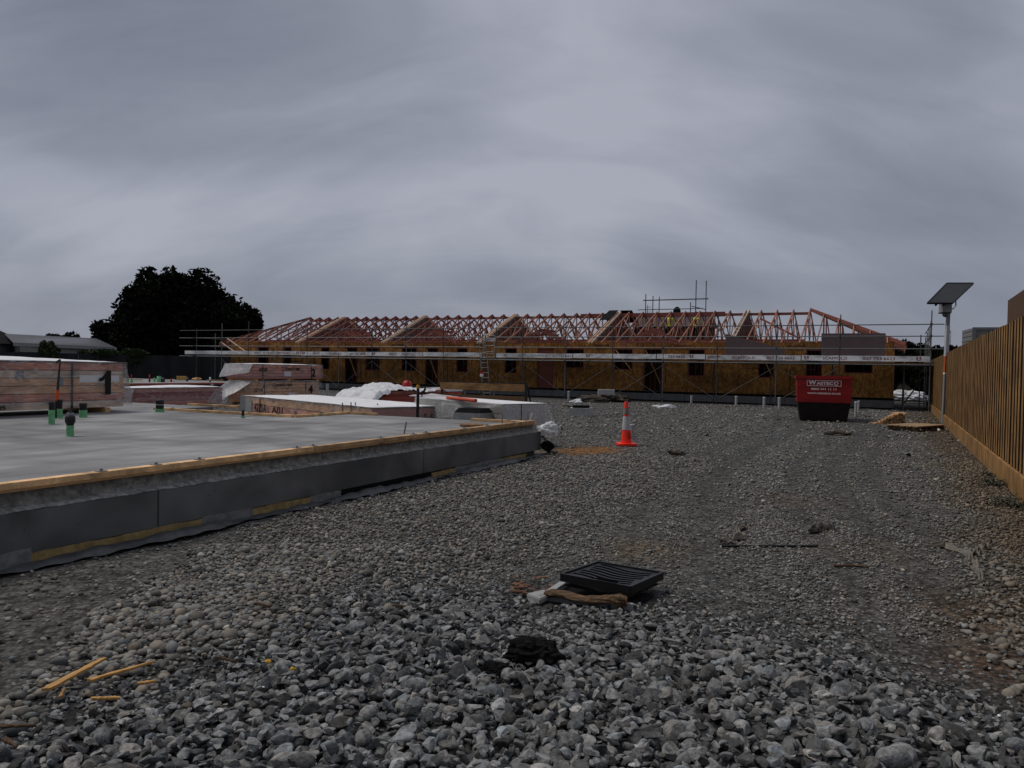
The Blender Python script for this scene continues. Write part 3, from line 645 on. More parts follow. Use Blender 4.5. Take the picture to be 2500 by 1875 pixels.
f = HM(); f.bar((-41.0, 37.9, 2.95), (-39.2, 37.6, 2.2), .045, .09, (0, 1, 0)); f.bar((-40.5, 37.9, 3.25), (-38.3, 37.6, 2.25), .045, .09, (0, 1, 0)); f.build('loose_brace', pale_t, house)

# ================================================================= SCAFFOLD ALONG THE FRONT
SO = (-20.4, 37.5, 0)
sc_ = thing('scaffold', 'long tube scaffold with white toe boards along the front of the unfinished house', 'scaffold', S(-20.4, 37.5), RZ)
def SM(): return MB(SO)
POST = [-42.3, -39.96, -37.58, -35.13, -32.66, -30.2, -27.73, -25.32, -22.81, -20.34, -17.85, -15.4, -12.83, -10.23, -7.62, -4.95, -2.28, 1.26]
GAP = (-20.34, -19.47)
for i, u_ in enumerate(POST):
    tall = 4.05+.12*((i*7) % 3) if i % 3 else 3.82
    t_ = SM(); t_.tube((u_, 37, .02), (u_+.01, 37, tall), .0245); st = t_.build('standard', galv if i % 2 else galv_d, sc_)
    b_ = SM(); b_.box(u_-.09, u_+.09, 36.91, 37.09, 0, .012)
    for z_ in (.18, 1.98, 2.66, 3.2, 3.7): b_.tube((u_, 36.96, z_-.05), (u_, 36.96, z_+.05), .045)
    b_.build('coupler', galv_d, st)
for i, u_ in enumerate(POST[1:]):
    t_ = SM(); t_.tube((u_-.35, 38.05, .02), (u_-.35, 38.05, 2.62 if i % 2 else 3.32), .0245); t_.build('standard', galv_d, sc_)
t_ = SM(); t_.tube((-19.47, 37, 1.9), (-19.47, 37, 3.75), .0245); t_.build('standard', galv_d, sc_)
for z_ in (2.66, 3.2, 3.7):
    for a, b_ in ((-43.86, -28.9), (-29.2, GAP[0]+.05), (GAP[1]-.05, -8.9), (-9.2, 1.75)):
        t_ = SM(); t_.tube((a, 36.95, z_), (b_, 36.95, z_+.005), .022); t_.build('guard_rail', galv if z_ < 3.5 else galv_d, sc_)
for z_ in (1.98,):
    for v_ in (36.95, 38.0):
        for a, b_ in ((-43.86, -28.9), (-29.2, -14), (-14.2, 1.6)): t_ = SM(); t_.tube((a, v_, z_), (b_, v_, z_), .024); t_.build('ledger', galv, sc_)
for i in range(len(POST)-1):
    a, b_ = POST[i], POST[i+1]
    t_ = SM(); t_.tube((a+.03, 36.9, 1.99), (a+.03, 38.2, 1.99), .022); t_.build('transom', galv_d, sc_)
    d_ = SM()
    for k in range(5): d_.box(a+.01, b_-.01, 37.03+.265*k, 37.03+.265*k+.255, 2.03+.003*(k % 2), 2.068)
    d_.build('deck_plank', boardw if i % 3 else steel_box, sc_)
    h_ = SM(); mid = (a+b_)/2
    h_.path([(mid-.3, 37.6, 2.0), (mid-.18, 37.6, 1.72), (mid+.22, 37.6, 1.72), (mid+.34, 37.6, 2.0)], .016, 5); h_.build('deck_bracket', galv_d, sc_)
for i in range(1, len(POST)-2):
    a, b_ = POST[i], POST[i+1]
    if i % 3 != 2:
        t_ = SM(); t_.tube((a+.04, 36.98, 1.8), (b_-.05, 36.99, .25), .011, n=6); t_.build('diagonal_brace', galv, sc_)
    if i % 3 != 1:
        t_ = SM(); t_.tube((b_-.04, 37.02, 1.8), (a+.05, 37.03, .25), .011, n=6); t_.build('diagonal_brace', galv, sc_)
def su(px): return ONV(px, 878, 36.94)[0]
# toe boards and what is written on them (pixels are where the words start and end in the photograph)
TB = [(-43.4, -39.3), (-39.3, -35.9), (-35.85, -33.2), (-33.15, -28.3), (-28.25, -24.2), (-24.15, GAP[0]), (GAP[1], -15.0), (-14.95, -10.6), (-10.55, -8.2), (-8.15, -3.9), (-3.85, 1.26)]
WR = [(620, 635, 'ERECT', 1), (641, 669, 'SCAFFOLD', 0), (677, 707, '027 733 6623', 1), (722, 728, '#', 1), (737, 745, '#', 1), (763, 779, 'ERECT', 1), (802, 832, 'SCAFFOLD', 1), (853, 890, '027 733 6623', 1), (908, 917, '#', 1),
      (949, 968, 'ERECT', 1), (980, 1013, 'SCAFFOLD', 1), (1229, 1237, '#', 0), (1264, 1280, 'ERECT', 0), (1295, 1335, 'SCAFFOLD', 0), (1347, 1398, '027 733 6623', 0), (1430, 1439, '#', 1), (1630, 1671, '733 6623', 1), (1683, 1692, '#', 1),
      (1727, 1757, 'ERECT', 1), (1787, 1843, 'SCAFFOLD', 1), (1871, 1939, '027 733 6623', 1), (1963, 1976, '#', 1), (2008, 2068, 'SCAFFOLD', 1), (2107, 2185, '027 733 6623', 1), (2237, 2251, '#', 1)]
WRU = [(su(a), su(b_), s_, k_) for a, b_, s_, k_ in WR]
faint = mat('faded_lettering', (.30, .25, .25), .8, .3, 30)
for i, (a, b_) in enumerate(TB):
    t_ = SM(); z0 = 2.11+.01*(i % 3); t_.box(a, b_, 36.985, 37.025, z0, z0+.235); tb = t_.build('toe_board', toe_m, sc_, bevel=.004)
    for key, mt in ((1, red_ink), (0, faint)):
        lt = SM()
        for x0, x1, s_, k_ in WRU:
            if k_ == key and a <= (x0+x1)/2 < b_:
                if s_ == '#': emblem(lt, (x0, 36.982, z0+.03), (1, 0, 0), (0, 0, 1), min(.19, x1-x0))
                else:
                    hh = .125; write(lt, s_, (x0, 36.982, z0+.055), (1, 0, 0), (0, 0, 1), w=x1-x0, h=hh, weight=.015)
        if lt.v: lt.build('lettering', mt, tb)
# access gate in the gap, with its sign
g = SM(); g.box(GAP[0]+.1, GAP[1]-.04, 36.99, 37.01, 3.0, 3.17); gs = g.build('gate_sign', paper, sc_)
g = SM(); write(g, 'ERECT', (GAP[0]+.27, 36.985, 3.04), (1, 0, 0), (0, 0, 1), w=.42, h=.09); g.build('lettering', black_ink, gs)
g = SM()
for p, q in (((GAP[0]+.1, 2.1), (GAP[0]+.1, 3.0)), ((GAP[1]-.1, 2.1), (GAP[1]-.1, 3.3)), ((GAP[0]+.1, 2.12), (GAP[1]-.1, 2.12)), ((GAP[0]+.1, 2.75), (GAP[1]-.1, 2.75)), ((GAP[0]+.1, 3.3), (GAP[1]-.1, 3.3)), ((GAP[0]+.18, 2.4), (GAP[1]-.16, 2.42)), ((GAP[0]+.18, 2.3), (GAP[1]-.16, 2.32))):
    g.tube((p[0], 37, p[1]), (q[0], 37, q[1]), .025)
g.build('gate_frame', mat('gate_beige', (.40, .36, .29), .6), sc_)
# return at the right hand end, running back beside the house
for v_ in (38.3, 40.4, 42.6, 44.9):
    for u_, tz in ((1.28, 4.0-.06*(v_-37)), (.3, 2.2)): t_ = SM(); t_.tube((u_, v_, .02), (u_+.012, v_, tz), .0245); t_.build('standard', galv, sc_)
for z_ in (1.98, 2.66, 3.2, 3.7): t_ = SM(); t_.tube((1.28, 36.6, z_+.03), (1.28, 45.2, z_+.03), .022); t_.build('guard_rail', galv_d, sc_)
d_ = SM(); d_.box(.28, 1.25, 38.05, 45, 2.03, 2.07); d_.build('deck_plank', boardw, sc_)
t_ = SM(); t_.box(1.24, 1.27, 37.05, 45, 2.08, 2.3); t_.build('toe_board', galv_d, sc_)
t_ = SM(); t_.tube((1.28, 37.1, 1.9), (.35, 38.9, .3), .03); t_.build('diagonal_brace', galv_d, sc_)
t_ = SM(); t_.tube((1.3, 38, 2.7), (1.3, 41, 3.7), .022); t_.build('diagonal_brace', galv_d, sc_)
# left return
for v_ in (38.6, 41, 43.4): t_ = SM(); t_.tube((-42.3, v_, .02), (-42.3, v_, 3.6), .0245); t_.build('standard', galv, sc_)
for z_ in (1.98, 2.66, 3.2): t_ = SM(); t_.tube((-42.3, 36.7, z_), (-42.3, 44, z_), .022); t_.build('guard_rail', galv_d, sc_)
# sheets stood on the deck
f = MB((-1.77, 37.5, 0)); f.box(-3.08, -.47, 37.40, 37.43, 2.07, 3.36); o = f.build('plywood_sheet', brown_sheet, None, loc=S(-1.77, 37.5), rz=RZ)
tag(o, 'mauve rectangular sheet standing on the scaffold deck above the red skip', 'sheet', 'building sheets on the scaffold')
f = MB((-6.3, 37.5, 0)); f.prism([(-7.33, 2.07), (-4.6, 2.07), (-4.6, 2.62), (-7.33, 3.36)], (1, 0, 0), (0, 0, 1), (0, 37.40, 0), (0, .03, 0)); o = f.build('plywood_sheet', brown_sheet, None, loc=S(-6.3, 37.5), rz=RZ)
tag(o, 'mauve sheet cut with a sloping top standing on the scaffold deck', 'sheet', 'building sheets on the scaffold')
# ladder with a hanging tag
ld = thing('ladder', 'narrow metal ladder leaning through the scaffold gap', 'ladder', S(-19.7, 36.6), RZ); LO = (-19.7, 36.6, 0)
pa, pb = Vector((-20.55, 36.93, 3.3)), Vector((-19.75, 36.2, .05))
for s_ in (0, .42):
    f = MB(LO); f.bar(pa+Vector((s_, 0, 0)), pb+Vector((s_, 0, 0)), .03, .06); f.build('stile', galv, ld)
f = MB(LO)
for k in range(12): c = pa.lerp(pb, (k+.5)/12); f.tube(c, c+Vector((.42, 0, 0)), .014)
f.build('rung', galv, ld)
tg = thing('scaffold_tag', 'red and white inspection tag hanging by the ladder', 'tag', S(-19.95, 36.3, 1.08), RZ)
f = MB(); f.box(-.12, .1, 0, .01, .13, .26); f.build('tag_header', mat('tag_red', (.35, .01, .02), .6), tg); f = MB(); f.box(-.1, .1, 0, .01, -.02, .13); f.build('tag_card', paper, tg)

# ================================================================= ROOF SCAFFOLD, NEIGHBOUR HOUSE AND WORKERS BEHIND
rs = thing('scaffold_tower', 'dark scaffold tower rising behind the roof trusses with two tall bare poles', 'scaffold', S(-12.6, 48), RZ); RO = (-12.6, 48, 0)
for u_, v_, zt in ((-14.49, 48, 6.46), (-14.19, 48.6, 6.4), (-14.0, 49.4, 6.4), (-11.94, 49.4, 6.0), (-11.28, 48, 7.24), (-10.88, 49, 7.3)):
    f = MB(RO); f.tube((u_, v_, .02), (u_, v_, zt), .03); f.build('standard', galv_d, rs)
for a, b_, z_, v_ in ((-14.65, -10.5, 6.06, 47.96), (-15.0, -10.85, 5.47, 48.05), (-14.6, -10.7, 5.12, 48.05), (-14.6, -10.6, 2.6, 48)):
    f = MB(RO); f.tube((a, v_, z_), (b_, v_, z_+.01), .036 if z_ > 6 else .026); f.build('guard_rail', galv_d, rs)
f = MB(RO); f.tube((-11.5, 47.9, 5.62), (-10.9, 49.1, 5.5), .026); f.build('guard_rail', galv_d, rs)
f = MB(RO); f.box(-14.6, -10.7, 48, 49.4, 2.62, 2.66); f.build('deck_plank', boardw, rs)
f = MB(RO)
for s_ in (0, .35): f.tube((-14.38+s_, 47.7, 3), (-14.32+s_, 47.9, 5.75), .02)
for k in range(9): f.tube((-14.37, 47.75, 3.2+.3*k), (-14.02, 47.75, 3.2+.3*k), .014)
f.build('access_ladder', galv_d, rs)
nb = thing('neighbour_house', 'dark house with a brown roof and satellite dish behind the trusses', 'house', S(-16.2, 62), RZ); NO = (-16.2, 62, 0)
f = MB(NO); f.box(-19.2, -13.4, 60.3, 64, 0, 5.2); f.build('wall', mat('dark_cladding', (.03, .026, .026), .9), nb)
f = MB(NO); f.prism([(60.0, 5.15), (64.3, 5.15), (62.2, 6.0)], (0, 1, 0), (0, 0, 1), (-19.4, 0, 0), (6.2, 0, 0)); f.build('roof', mat('brown_roof', (.06, .045, .042), .8), nb)
f = MB(NO); f.box(-17.5, -15.2, 60.2, 60.28, 4.2, 5.0); f.build('window', mat('dark_glass', (.02, .022, .025), .2), nb)
f = MB(NO); f.lathe((-15.95, 61.5, 6.12), [(.02, -.3), (.03, 0)], 8); q0 = len(f.v)
f.prism([(.34*math.cos(k*.5236), .42*math.sin(k*.5236)) for k in range(12)], (.75, .5, .2), (-.15, .1, 1), (-15.95, 61.4, 6.35), (.05, -.06, .02)); f.build('satellite_dish', dark_roof, nb)
f = MB(NO)
for uu in (-15.2, -14.0): f.tube((uu, 62.2, 5.9), (uu, 62.2, 6.25), .06)
f.build('vent_pipe', dark_roof, nb)
def person(label, loc, rz, bend):
    """standing figure seen from behind: one skinned body with hi-vis top and dark trousers"""
    J = {'pel': (0, 0, .95, .135), 'wa': (0, .02+bend*.1, 1.12, .125), 'ch': (0, .03+bend*.3, 1.33, .15), 'nk': (0, .05+bend*.45, 1.50, .062), 'hb': (0, .06+bend*.55, 1.60, .082), 'ht': (0, .05+bend*.6, 1.71, .085),
         'ls': (-.20, .03+bend*.35, 1.42, .062), 'le': (-.29, .10+bend*.4, 1.17, .048), 'lw': (-.25, .28+bend*.4, 1.02, .034), 'rs': (.20, .03+bend*.35, 1.42, .062), 're': (.30, .12+bend*.4, 1.19, .048), 'rw': (.22, .32+bend*.4, 1.10, .034),
         'lh': (-.10, 0, .90, .095), 'lk': (-.12, .04, .50, .066), 'la': (-.12, -.01, .10, .045), 'lf': (-.13, .14, .04, .04), 'rh': (.10, 0, .90, .095), 'rk': (.13, .05, .50, .066), 'ra': (.14, 0, .10, .045), 'rf': (.15, .15, .04, .04)}
    E_ = [('pel', 'wa'), ('wa', 'ch'), ('ch', 'nk'), ('nk', 'hb'), ('hb', 'ht'), ('ch', 'ls'), ('ls', 'le'), ('le', 'lw'), ('ch', 'rs'), ('rs', 're'), ('re', 'rw'), ('pel', 'lh'), ('lh', 'lk'), ('lk', 'la'), ('la', 'lf'), ('pel', 'rh'), ('rh', 'rk'), ('rk', 'ra'), ('ra', 'rf')]
    J = dict(J)
    for sd_, wn in ((-1, 'lw'), (1, 'rw')):       # palm and five fingers each
        x0, y0, z0, _ = J[wn]; J[wn+'p'] = (x0, y0+.07, z0-.01, .024); E_.append((wn, wn+'p'))
        for k in range(4):
            dx = (k-1.5)*.02; ln = (.062, .075, .07, .055)[k]
            J[f'{wn}f{k}'] = (x0+dx, y0+.10, z0-.015, .0095); J[f'{wn}g{k}'] = (x0+dx*1.1, y0+.10+ln*.6, z0-.03-ln*.3, .008); E_ += [(wn+'p', f'{wn}f{k}'), (f'{wn}f{k}', f'{wn}g{k}')]
        J[wn+'t'] = (x0-sd_*.045, y0+.07, z0-.03, .0105); E_.append((wn, wn+'t'))
    keys = list(J); me = bpy.data.meshes.new('person'); me.from_pydata([J[k][:3] for k in keys], [(keys.index(a), keys.index(b_)) for a, b_ in E_], [])
    o = bpy.data.objects.new('person', me); COL.objects.link(o); md = o.modifiers.new('skin', 'SKIN'); sv = me.skin_vertices[0].data
    for i, k in enumerate(keys): sv[i].radius = (J[k][3], J[k][3]*(.8 if k in ('pel', 'wa', 'ch') else 1)); sv[i].use_root = k == 'pel'
    o.modifiers.new('sub', 'SUBSURF').levels = 1
    dg = bpy.context.evaluated_depsgraph_get(); dg.update(); m2 = bpy.data.meshes.new_from_object(o.evaluated_get(dg)); bpy.data.objects.remove(o); m2.name = 'person'
    m2.materials.clear()
    for x in (hv_y, cloth_d, skin_m): m2.materials.append(x)
    for p in m2.polygons:
        c = p.center; p.use_smooth = True
        p.material_index = 1 if c.z < .98 and abs(c.x) < .235 and c.y < .22 else (2 if c.z > 1.5 or (c.y > .25+bend*.4 and abs(c.x) > .1 and c.z < 1.25) else 0)
    o = bpy.data.objects.new('person', m2); COL.objects.link(o); o.location = loc; o.rotation_euler.z = rz; tag(o, label, 'person', 'workers on the roof')
    hy, hz = .055+bend*.58, 1.67
    f = MB(); f.lathe((0, hy, hz), [(.118, .02), (.116, .06), (.098, .115), (.05, .145), (.012, .15)], 14); f.box(-.07, .07, hy+.06, hy+.17, hz+.018, hz+.03); f.build('cap', cloth_d, o)
    f = MB(); f.bar((0, hy+.085, hz-.02), (0, hy+.105, hz-.05), .022, .03); f.build('nose', skin_m, o)
    f = MB()
    for s_ in (-.032, .032): f.lathe((s_, hy+.083, hz-.01), [(.003, -.009), (.011, 0), (.003, .009)], 8)
    f.build('eyes', black_ink, o); f = MB(); f.box(-.025, .025, hy+.075, hy+.088, hz-.082, hz-.074); f.build('mouth', mat('lips', (.2, .07, .06)), o)
    f = MB()
    for s_ in (-.1, .1): f.box(s_-.025, s_+.025, .03+bend*.3-.16, .03+bend*.3-.145, 1.1, 1.44)
    f.build('vest_stripe', cloth_d, o)
    return o
wd = MB((-11.1, 44.1, 0)); wd.box(-12.9, -9.6, 43.75, 44.45, 2.86+.23, 2.93+.23); o = wd.build('working_plank', boardw, None, loc=S(-11.1, 44.1), rz=RZ); tag(o, 'rough plank laid across the trusses under the two workers', 'plank')
person('person in a yellow hi-vis top bent over behind the trusses, left of the two', S(-11.9, 44.05, 3.165), RZ+.15, .35)
person('person in a yellow hi-vis top and dark cap standing upright, right of the two', S(-10.36, 44.1, 3.165), RZ-.5, .0)
# ================================================================= CONCRETE SLAB IN FRONT (local axes u, v)
LO_ = (-9.5, 6, 0)
slab = thing('foundation_slab', 'large pale concrete floor slab with timber edging in the left foreground', 'slab', S(-9.5, 6), RZ)
def LM(): return MB(LO_)
ZT = .53; UE = -5.56
f = LM(); P_ = [(UE, -4), (UE, 12.05), (-9.5, 12.05), (-9.5, 10.55), (-13.2, 10.55), (-13.2, 12.0), (-26, 12.0), (-26, -4)]
f.prism(P_, (1, 0, 0), (0, 1, 0), (0, 0, -.05), (0, 0, ZT+.05)); f.build('slab_top', concrete, slab)
def edge_strip(z0, z1, u0, u1, v0, v1, n, amp, seed):
    rg = np.random.default_rng(seed); ph = rg.uniform(0, 6, 6)
    def fn(a, b_):
        v = v0+(v1-v0)*a; w_ = amp*(math.sin(v*7+ph[0])+math.sin(v*17+ph[1])*.6+math.sin(v*41+ph[2])*.4)*.5
        return (u0+(u1-u0)*b_, v, z0+(z1-z0)*b_+w_*(1 if 0 < b_ < 1 else .5))
    m_ = LM(); m_.grid(fn, n, 3); return m_
# rough cast edge sloping out onto the ledge on top of the panels
f = LM()
rgE = np.random.default_rng(5); phE = rgE.uniform(0, 6, 8)
def edge(a, b_):
    v = -4+16.08*a; prof = ((-5.557, ZT), (-5.553, ZT-.06), (-5.545, ZT-.10), (-5.52, .425), (-5.475, .405), (-5.462, .395)); i = min(int(b_*5), 4); q = b_*5-i
    u_ = prof[i][0]*(1-q)+prof[i+1][0]*q; z_ = prof[i][1]*(1-q)+prof[i+1][1]*q
    n_ = .0028*(math.sin(v*13+phE[0]+b_*3)+.7*math.sin(v*31+phE[1]+b_*9)+.5*math.sin(v*67+phE[2]+b_*15))
    return (u_+n_*(.2 < b_ < .95), v, z_+n_*.7*(b_ > .5))
f.grid(edge, 420, 10); f.build('cast_edge', conc_edge, slab)
for a, b_ in ((-4, 0.2), (.21, 4.4), (4.41, 8.42), (8.43, 12.1)):
    f = LM(); f.box(-5.535, -5.462, a, b_, .085, .392)
    f.build('edge_panel', fascia, slab, bevel=.003)
f = LM(); f.box(-9.4, UE, 12.055, 12.11, .085, .392); f.build('edge_panel', fascia, slab)
f = LM()
for k in range(26):
    v = rnd.uniform(.5, 12); z_ = rnd.uniform(.16, .34); f.tube((-5.463, v, z_), (-5.459, v, z_), .004, n=6)
f.build('screw_hole', black, slab)
# taped foam strips and the loose black membrane along the bottom
for a, b_, m_, z1 in ((2.3, 3.35, greyfilm, .125), (3.35, 4.85, foam, .088), (4.85, 5.45, greyfilm, .10), (5.45, 6.25, foam, .085), (6.25, 6.75, greyfilm, .09), (8.6, 9.2, foam, .075), (9.2, 10.6, greyfilm, .085), (10.6, 11.5, foam, .075), (-3, 2.3, greyfilm, .11)):
    f = edge_strip(.0, z1, -5.452, -5.449, a, b_, int((b_-a)*30), .012, int(a*10+50)); f.build('masking_strip' if m_ is greyfilm else 'foam_strip', m_, slab)
f = LM(); f.box(-5.47, -5.455, 6.75, 8.6, .0, .09); f.build('shadow_strip', blackm, slab)  # solid black strip standing in for a shaded gap
rg2 = np.random.default_rng(9); phm = rg2.uniform(0, 6, 8)
def memb(a, b_):
    v = -4+16.2*a; wv = math.sin(v*2.1+phm[0])+.6*math.sin(v*5.3+phm[1])+.4*math.sin(v*11+phm[2])
    u_ = -5.45+b_*(.17+.035*wv); return (u_, v, .012+.035*math.sin(b_*3.0)*(1+.5*wv)+.006*math.sin(v*23+b_*6))
f = LM(); f.grid(memb, 300, 6); f.build('membrane', mat('black_membrane', (.05, .05, .05), .45, .4, 9, bump=.5, bscale=25, spec=.4), slab)
f = LM(); f.grid(lambda a, b_: (-5.45+.18*a+.06*math.sin(b_*9), 12.05+.28*b_+.03*math.sin(a*7), .02+.30*(1-b_)**1.5*(1-.35*a)+.03*math.sin(a*9+b_*5)), 14, 14); f.build('membrane_flap', black, slab)
# timber bottom plates with washers and bolts
def plate(p, q, name='bottom_plate'):
    f = LM(); f.bar((*p, ZT+.024), (*q, ZT+.024), .09, .046); return f.build(name, pine_f, slab, bevel=.003)
lay = LM()
for k in range(3): lay.box(-5.60, -5.50, -4, 11.98, ZT+.001+k*.0055, ZT+.004+k*.0055)
lay.build('packer_strip', pine, slab)
f = LM()
for a, b_ in ((-4, 1.2), (1.205, 6.37), (6.375, 11.95)):
    g = LM(); g.box(-5.595, -5.505, a, b_, ZT+.018, ZT+.066); g.build('bottom_plate', pine_f, slab, bevel=.003)
plate((-5.6, 11.95), (-6.75, 11.95)); plate((-9.5, 12.0), (-8.85, 12.0)); plate((-9.53, 10.5), (-9.53, 12.0)); plate((-13.1, 10.47), (-9.58, 10.50)); plate((-14.0, 12.05), (-12.5, 12.1))
for v in (3.95, 4.45, 4.9, 6.15, 6.4, 7.6, 8.3, 8.6, 9.6, 10.3, 11.2):
    f = LM(); f.box(-5.585, -5.515, v-.035, v+.035, ZT+.067, ZT+.072); f.tube((-5.55, v, ZT+.07), (-5.55, v, ZT+.088), .012, n=6); f.build('anchor_bolt', steel_rod, slab)
for p in ((-12.6, 10.47), (-11.9, 10.48), (-10.6, 10.49), (-9.9, 10.5), (-9.53, 11.2), (-6.4, 11.95), (-6.0, 11.95)):
    f = LM(); f.box(p[0]-.03, p[0]+.03, p[1]-.03, p[1]+.03, ZT+.048, ZT+.053); f.tube((*p, ZT+.05), (*p, ZT+.066), .011, n=6); f.build('anchor_bolt', steel_rod, slab)
for (x0, y0), (x1, y1), vv in (((986, 1062), (992, 1030), None), ((1225, 1046), (1227, 1009), None), ((1288, 1034), (1289, 1005), None)):
    b0 = G(x0, y0, ZT-.02); t0 = AT(x1, y1, b0.y)
    f = LM(); iu = lambda p: (p.dot(U), p.dot(V), p.z); f.tube(iu(b0), iu(t0), .011, n=6); f.build('starter_bar', steel_rod, slab)
for x0, y1, dx in ((837, 983, -1), (857, 982, 0), (866, 982, 2), (922, 985, 0), (529, 961, 1), (556, 965, 1)):
    b0 = G(x0, 1006 if x0 > 800 else 990, ZT); t0 = AT(x0+dx, y1, b0.y); f = LM(); f.tube(iu(b0), iu(t0), .012, n=6); f.build('starter_bar', steel_rod if x0 > 600 else fascia_w, slab)
f = LM(); c = iu(G(593, 1021, ZT)); f.prism([(-.28+.04*math.sin(k*2.3), 0) if False else (.27*math.cos(k*.45)*(1+.2*math.sin(k*3)), .2*math.sin(k*.45)*(1+.25*math.cos(k*2))) for k in range(14)], (1, 0, 0), (0, 1, 0), (c[0], c[1], ZT-.01), (0, 0, .014)); f.build('mortar_patch', conc_dark, slab)
o = crumple('plastic_bag', S(-5.35, 12.15, .44), (.16, .13, .10), film_w, 12, 'crumpled clear plastic lying on the far corner of the concrete slab', 'plastic', n=3, flat=.4)

# pipes standing up through the slab, wrapped in green
def pipe(px, pb, pt, wpx, style, label):
    b0 = G(px, pb, ZT); sc = b0.y/FPX; h = (pb-pt)*sc; r = wpx*sc/2
    t_ = thing('drain_pipe', label, 'pipe', b0, rnd.uniform(-.3, .3), 'green wrapped pipes on the slab')
    gtop = {'tall': .64, 'cap': .5, 'bulge': .40, 'wide': .27, 'cone': .30}[style]*h
    f = MB(); f.lathe((0, 0, 0), [(r*1.02, 0), (r*.98, gtop*.2), (r*1.03, gtop*.38), (r*.97, gtop*.6), (r*1.02, gtop*.8), (r*.98, gtop)], 18); f.build('pipe_sleeve', green, t_)
    f = MB()
    for k in range(3):
        z_ = gtop*(.25+.25*k); f.tube((-r*1.01, 0, z_-.01), (r*1.01, 0, z_+.012), .003, n=5)
    f.path([(r*1.04*math.cos(a*.35), r*1.04*math.sin(a*.35), gtop*(.15+.04*a)) for a in range(19)], .003, 5); f.build('tape_edge', mat('green_tape', (.11, .33, .15), .5), t_)
    f = MB(); g0 = gtop
    if style == 'bulge': f.lathe((0, 0, g0), [(r*.95, 0), (r*1.05, .02), (r*1.36, h*.14), (r*1.36, h*.30), (r*1.2, h*.36), (r*.62, h*.40), (r*.62, h*.5), (r*.4, h*.52), (r*.42, h*.6)], 18)
    elif style == 'cone': f.lathe((0, 0, g0), [(r*.85, 0), (r*.75, h*.3), (r*.8, h*.69), (r*.3, h*.7)], 16)
    else: f.lathe((0, 0, g0), [(r*.93, 0), (r*.9, (h-g0)*.6), (r*.98, (h-g0)*.62), (r*.98, h-g0-.01), (r*.86, h-g0)], 18)
    f.build('pipe_cap', black, t_)
    if style in ('wide', 'bulge'):
        f = MB(); z_ = h*.55 if style == 'wide' else g0+h*.365; rr = r*.955 if style == 'wide' else r*.9; f.lathe((0, 0, z_), [(rr, 0), (rr*1.02, .005), (rr*1.02, h*.10), (rr, h*.105)], 18); f.build('tape_band', greyband, t_)
    return t_
pipe(126, 1036, 981, 14, 'tall', 'tallest green wrapped pipe with plain black top, left end of the slab')
pipe(146, 1021, 975, 12, 'cap', 'thin green and black pipe right behind the leaning orange banded rod')
pipe(203, 1019, 984, 18, 'cap', 'stubby green and black pipe in front of the strap of the timber pack')
pipe(171, 1065, 999, 17, 'bulge', 'green pipe with a fat black fitting on top, nearest of the pipes')
pipe(390, 1006, 976, 20, 'wide', 'wide black pipe with a grey band and a low green base')
pipe(593, 1021, 1000, 9, 'cone', 'small black pipe set in a dark mortar patch beside the timber edging')
b0 = G(135, 1021, ZT); sc = b0.y/FPX
t_ = thing('marker_rod', 'dark rod with an orange band and hooked tip leaning on the wrapped pack', 'rod', b0)
top = AT(147, 878, b0.y+.25)-b0; f = MB(); f.path([(0, 0, 0), top*.3, top*.72, top], [.022, .024, .017, .013], 8); f.bar(top, top+Vector((-.07, 0, -.05)), .02, .025); f.build('rod', black, t_)
f = MB(); f.tube(top*.29, top*.47, .029, .029, 10); f.build('orange_band', orange2, t_)
# rusty disc lying on the slab
b0 = G(1151, 1041, ZT); f = MB(); f.lathe((0, 0, .001), [(.17, 0), (.19, .006), (.19, .035), (.182, .042), (.02, .044)], 28); o = f.build('round_lid', mat('rusty_board', (.21, .115, .055), .9, .35, 9), None, loc=b0); tag(o, 'round rusty brown lid lying flat near the slab corner', 'lid')

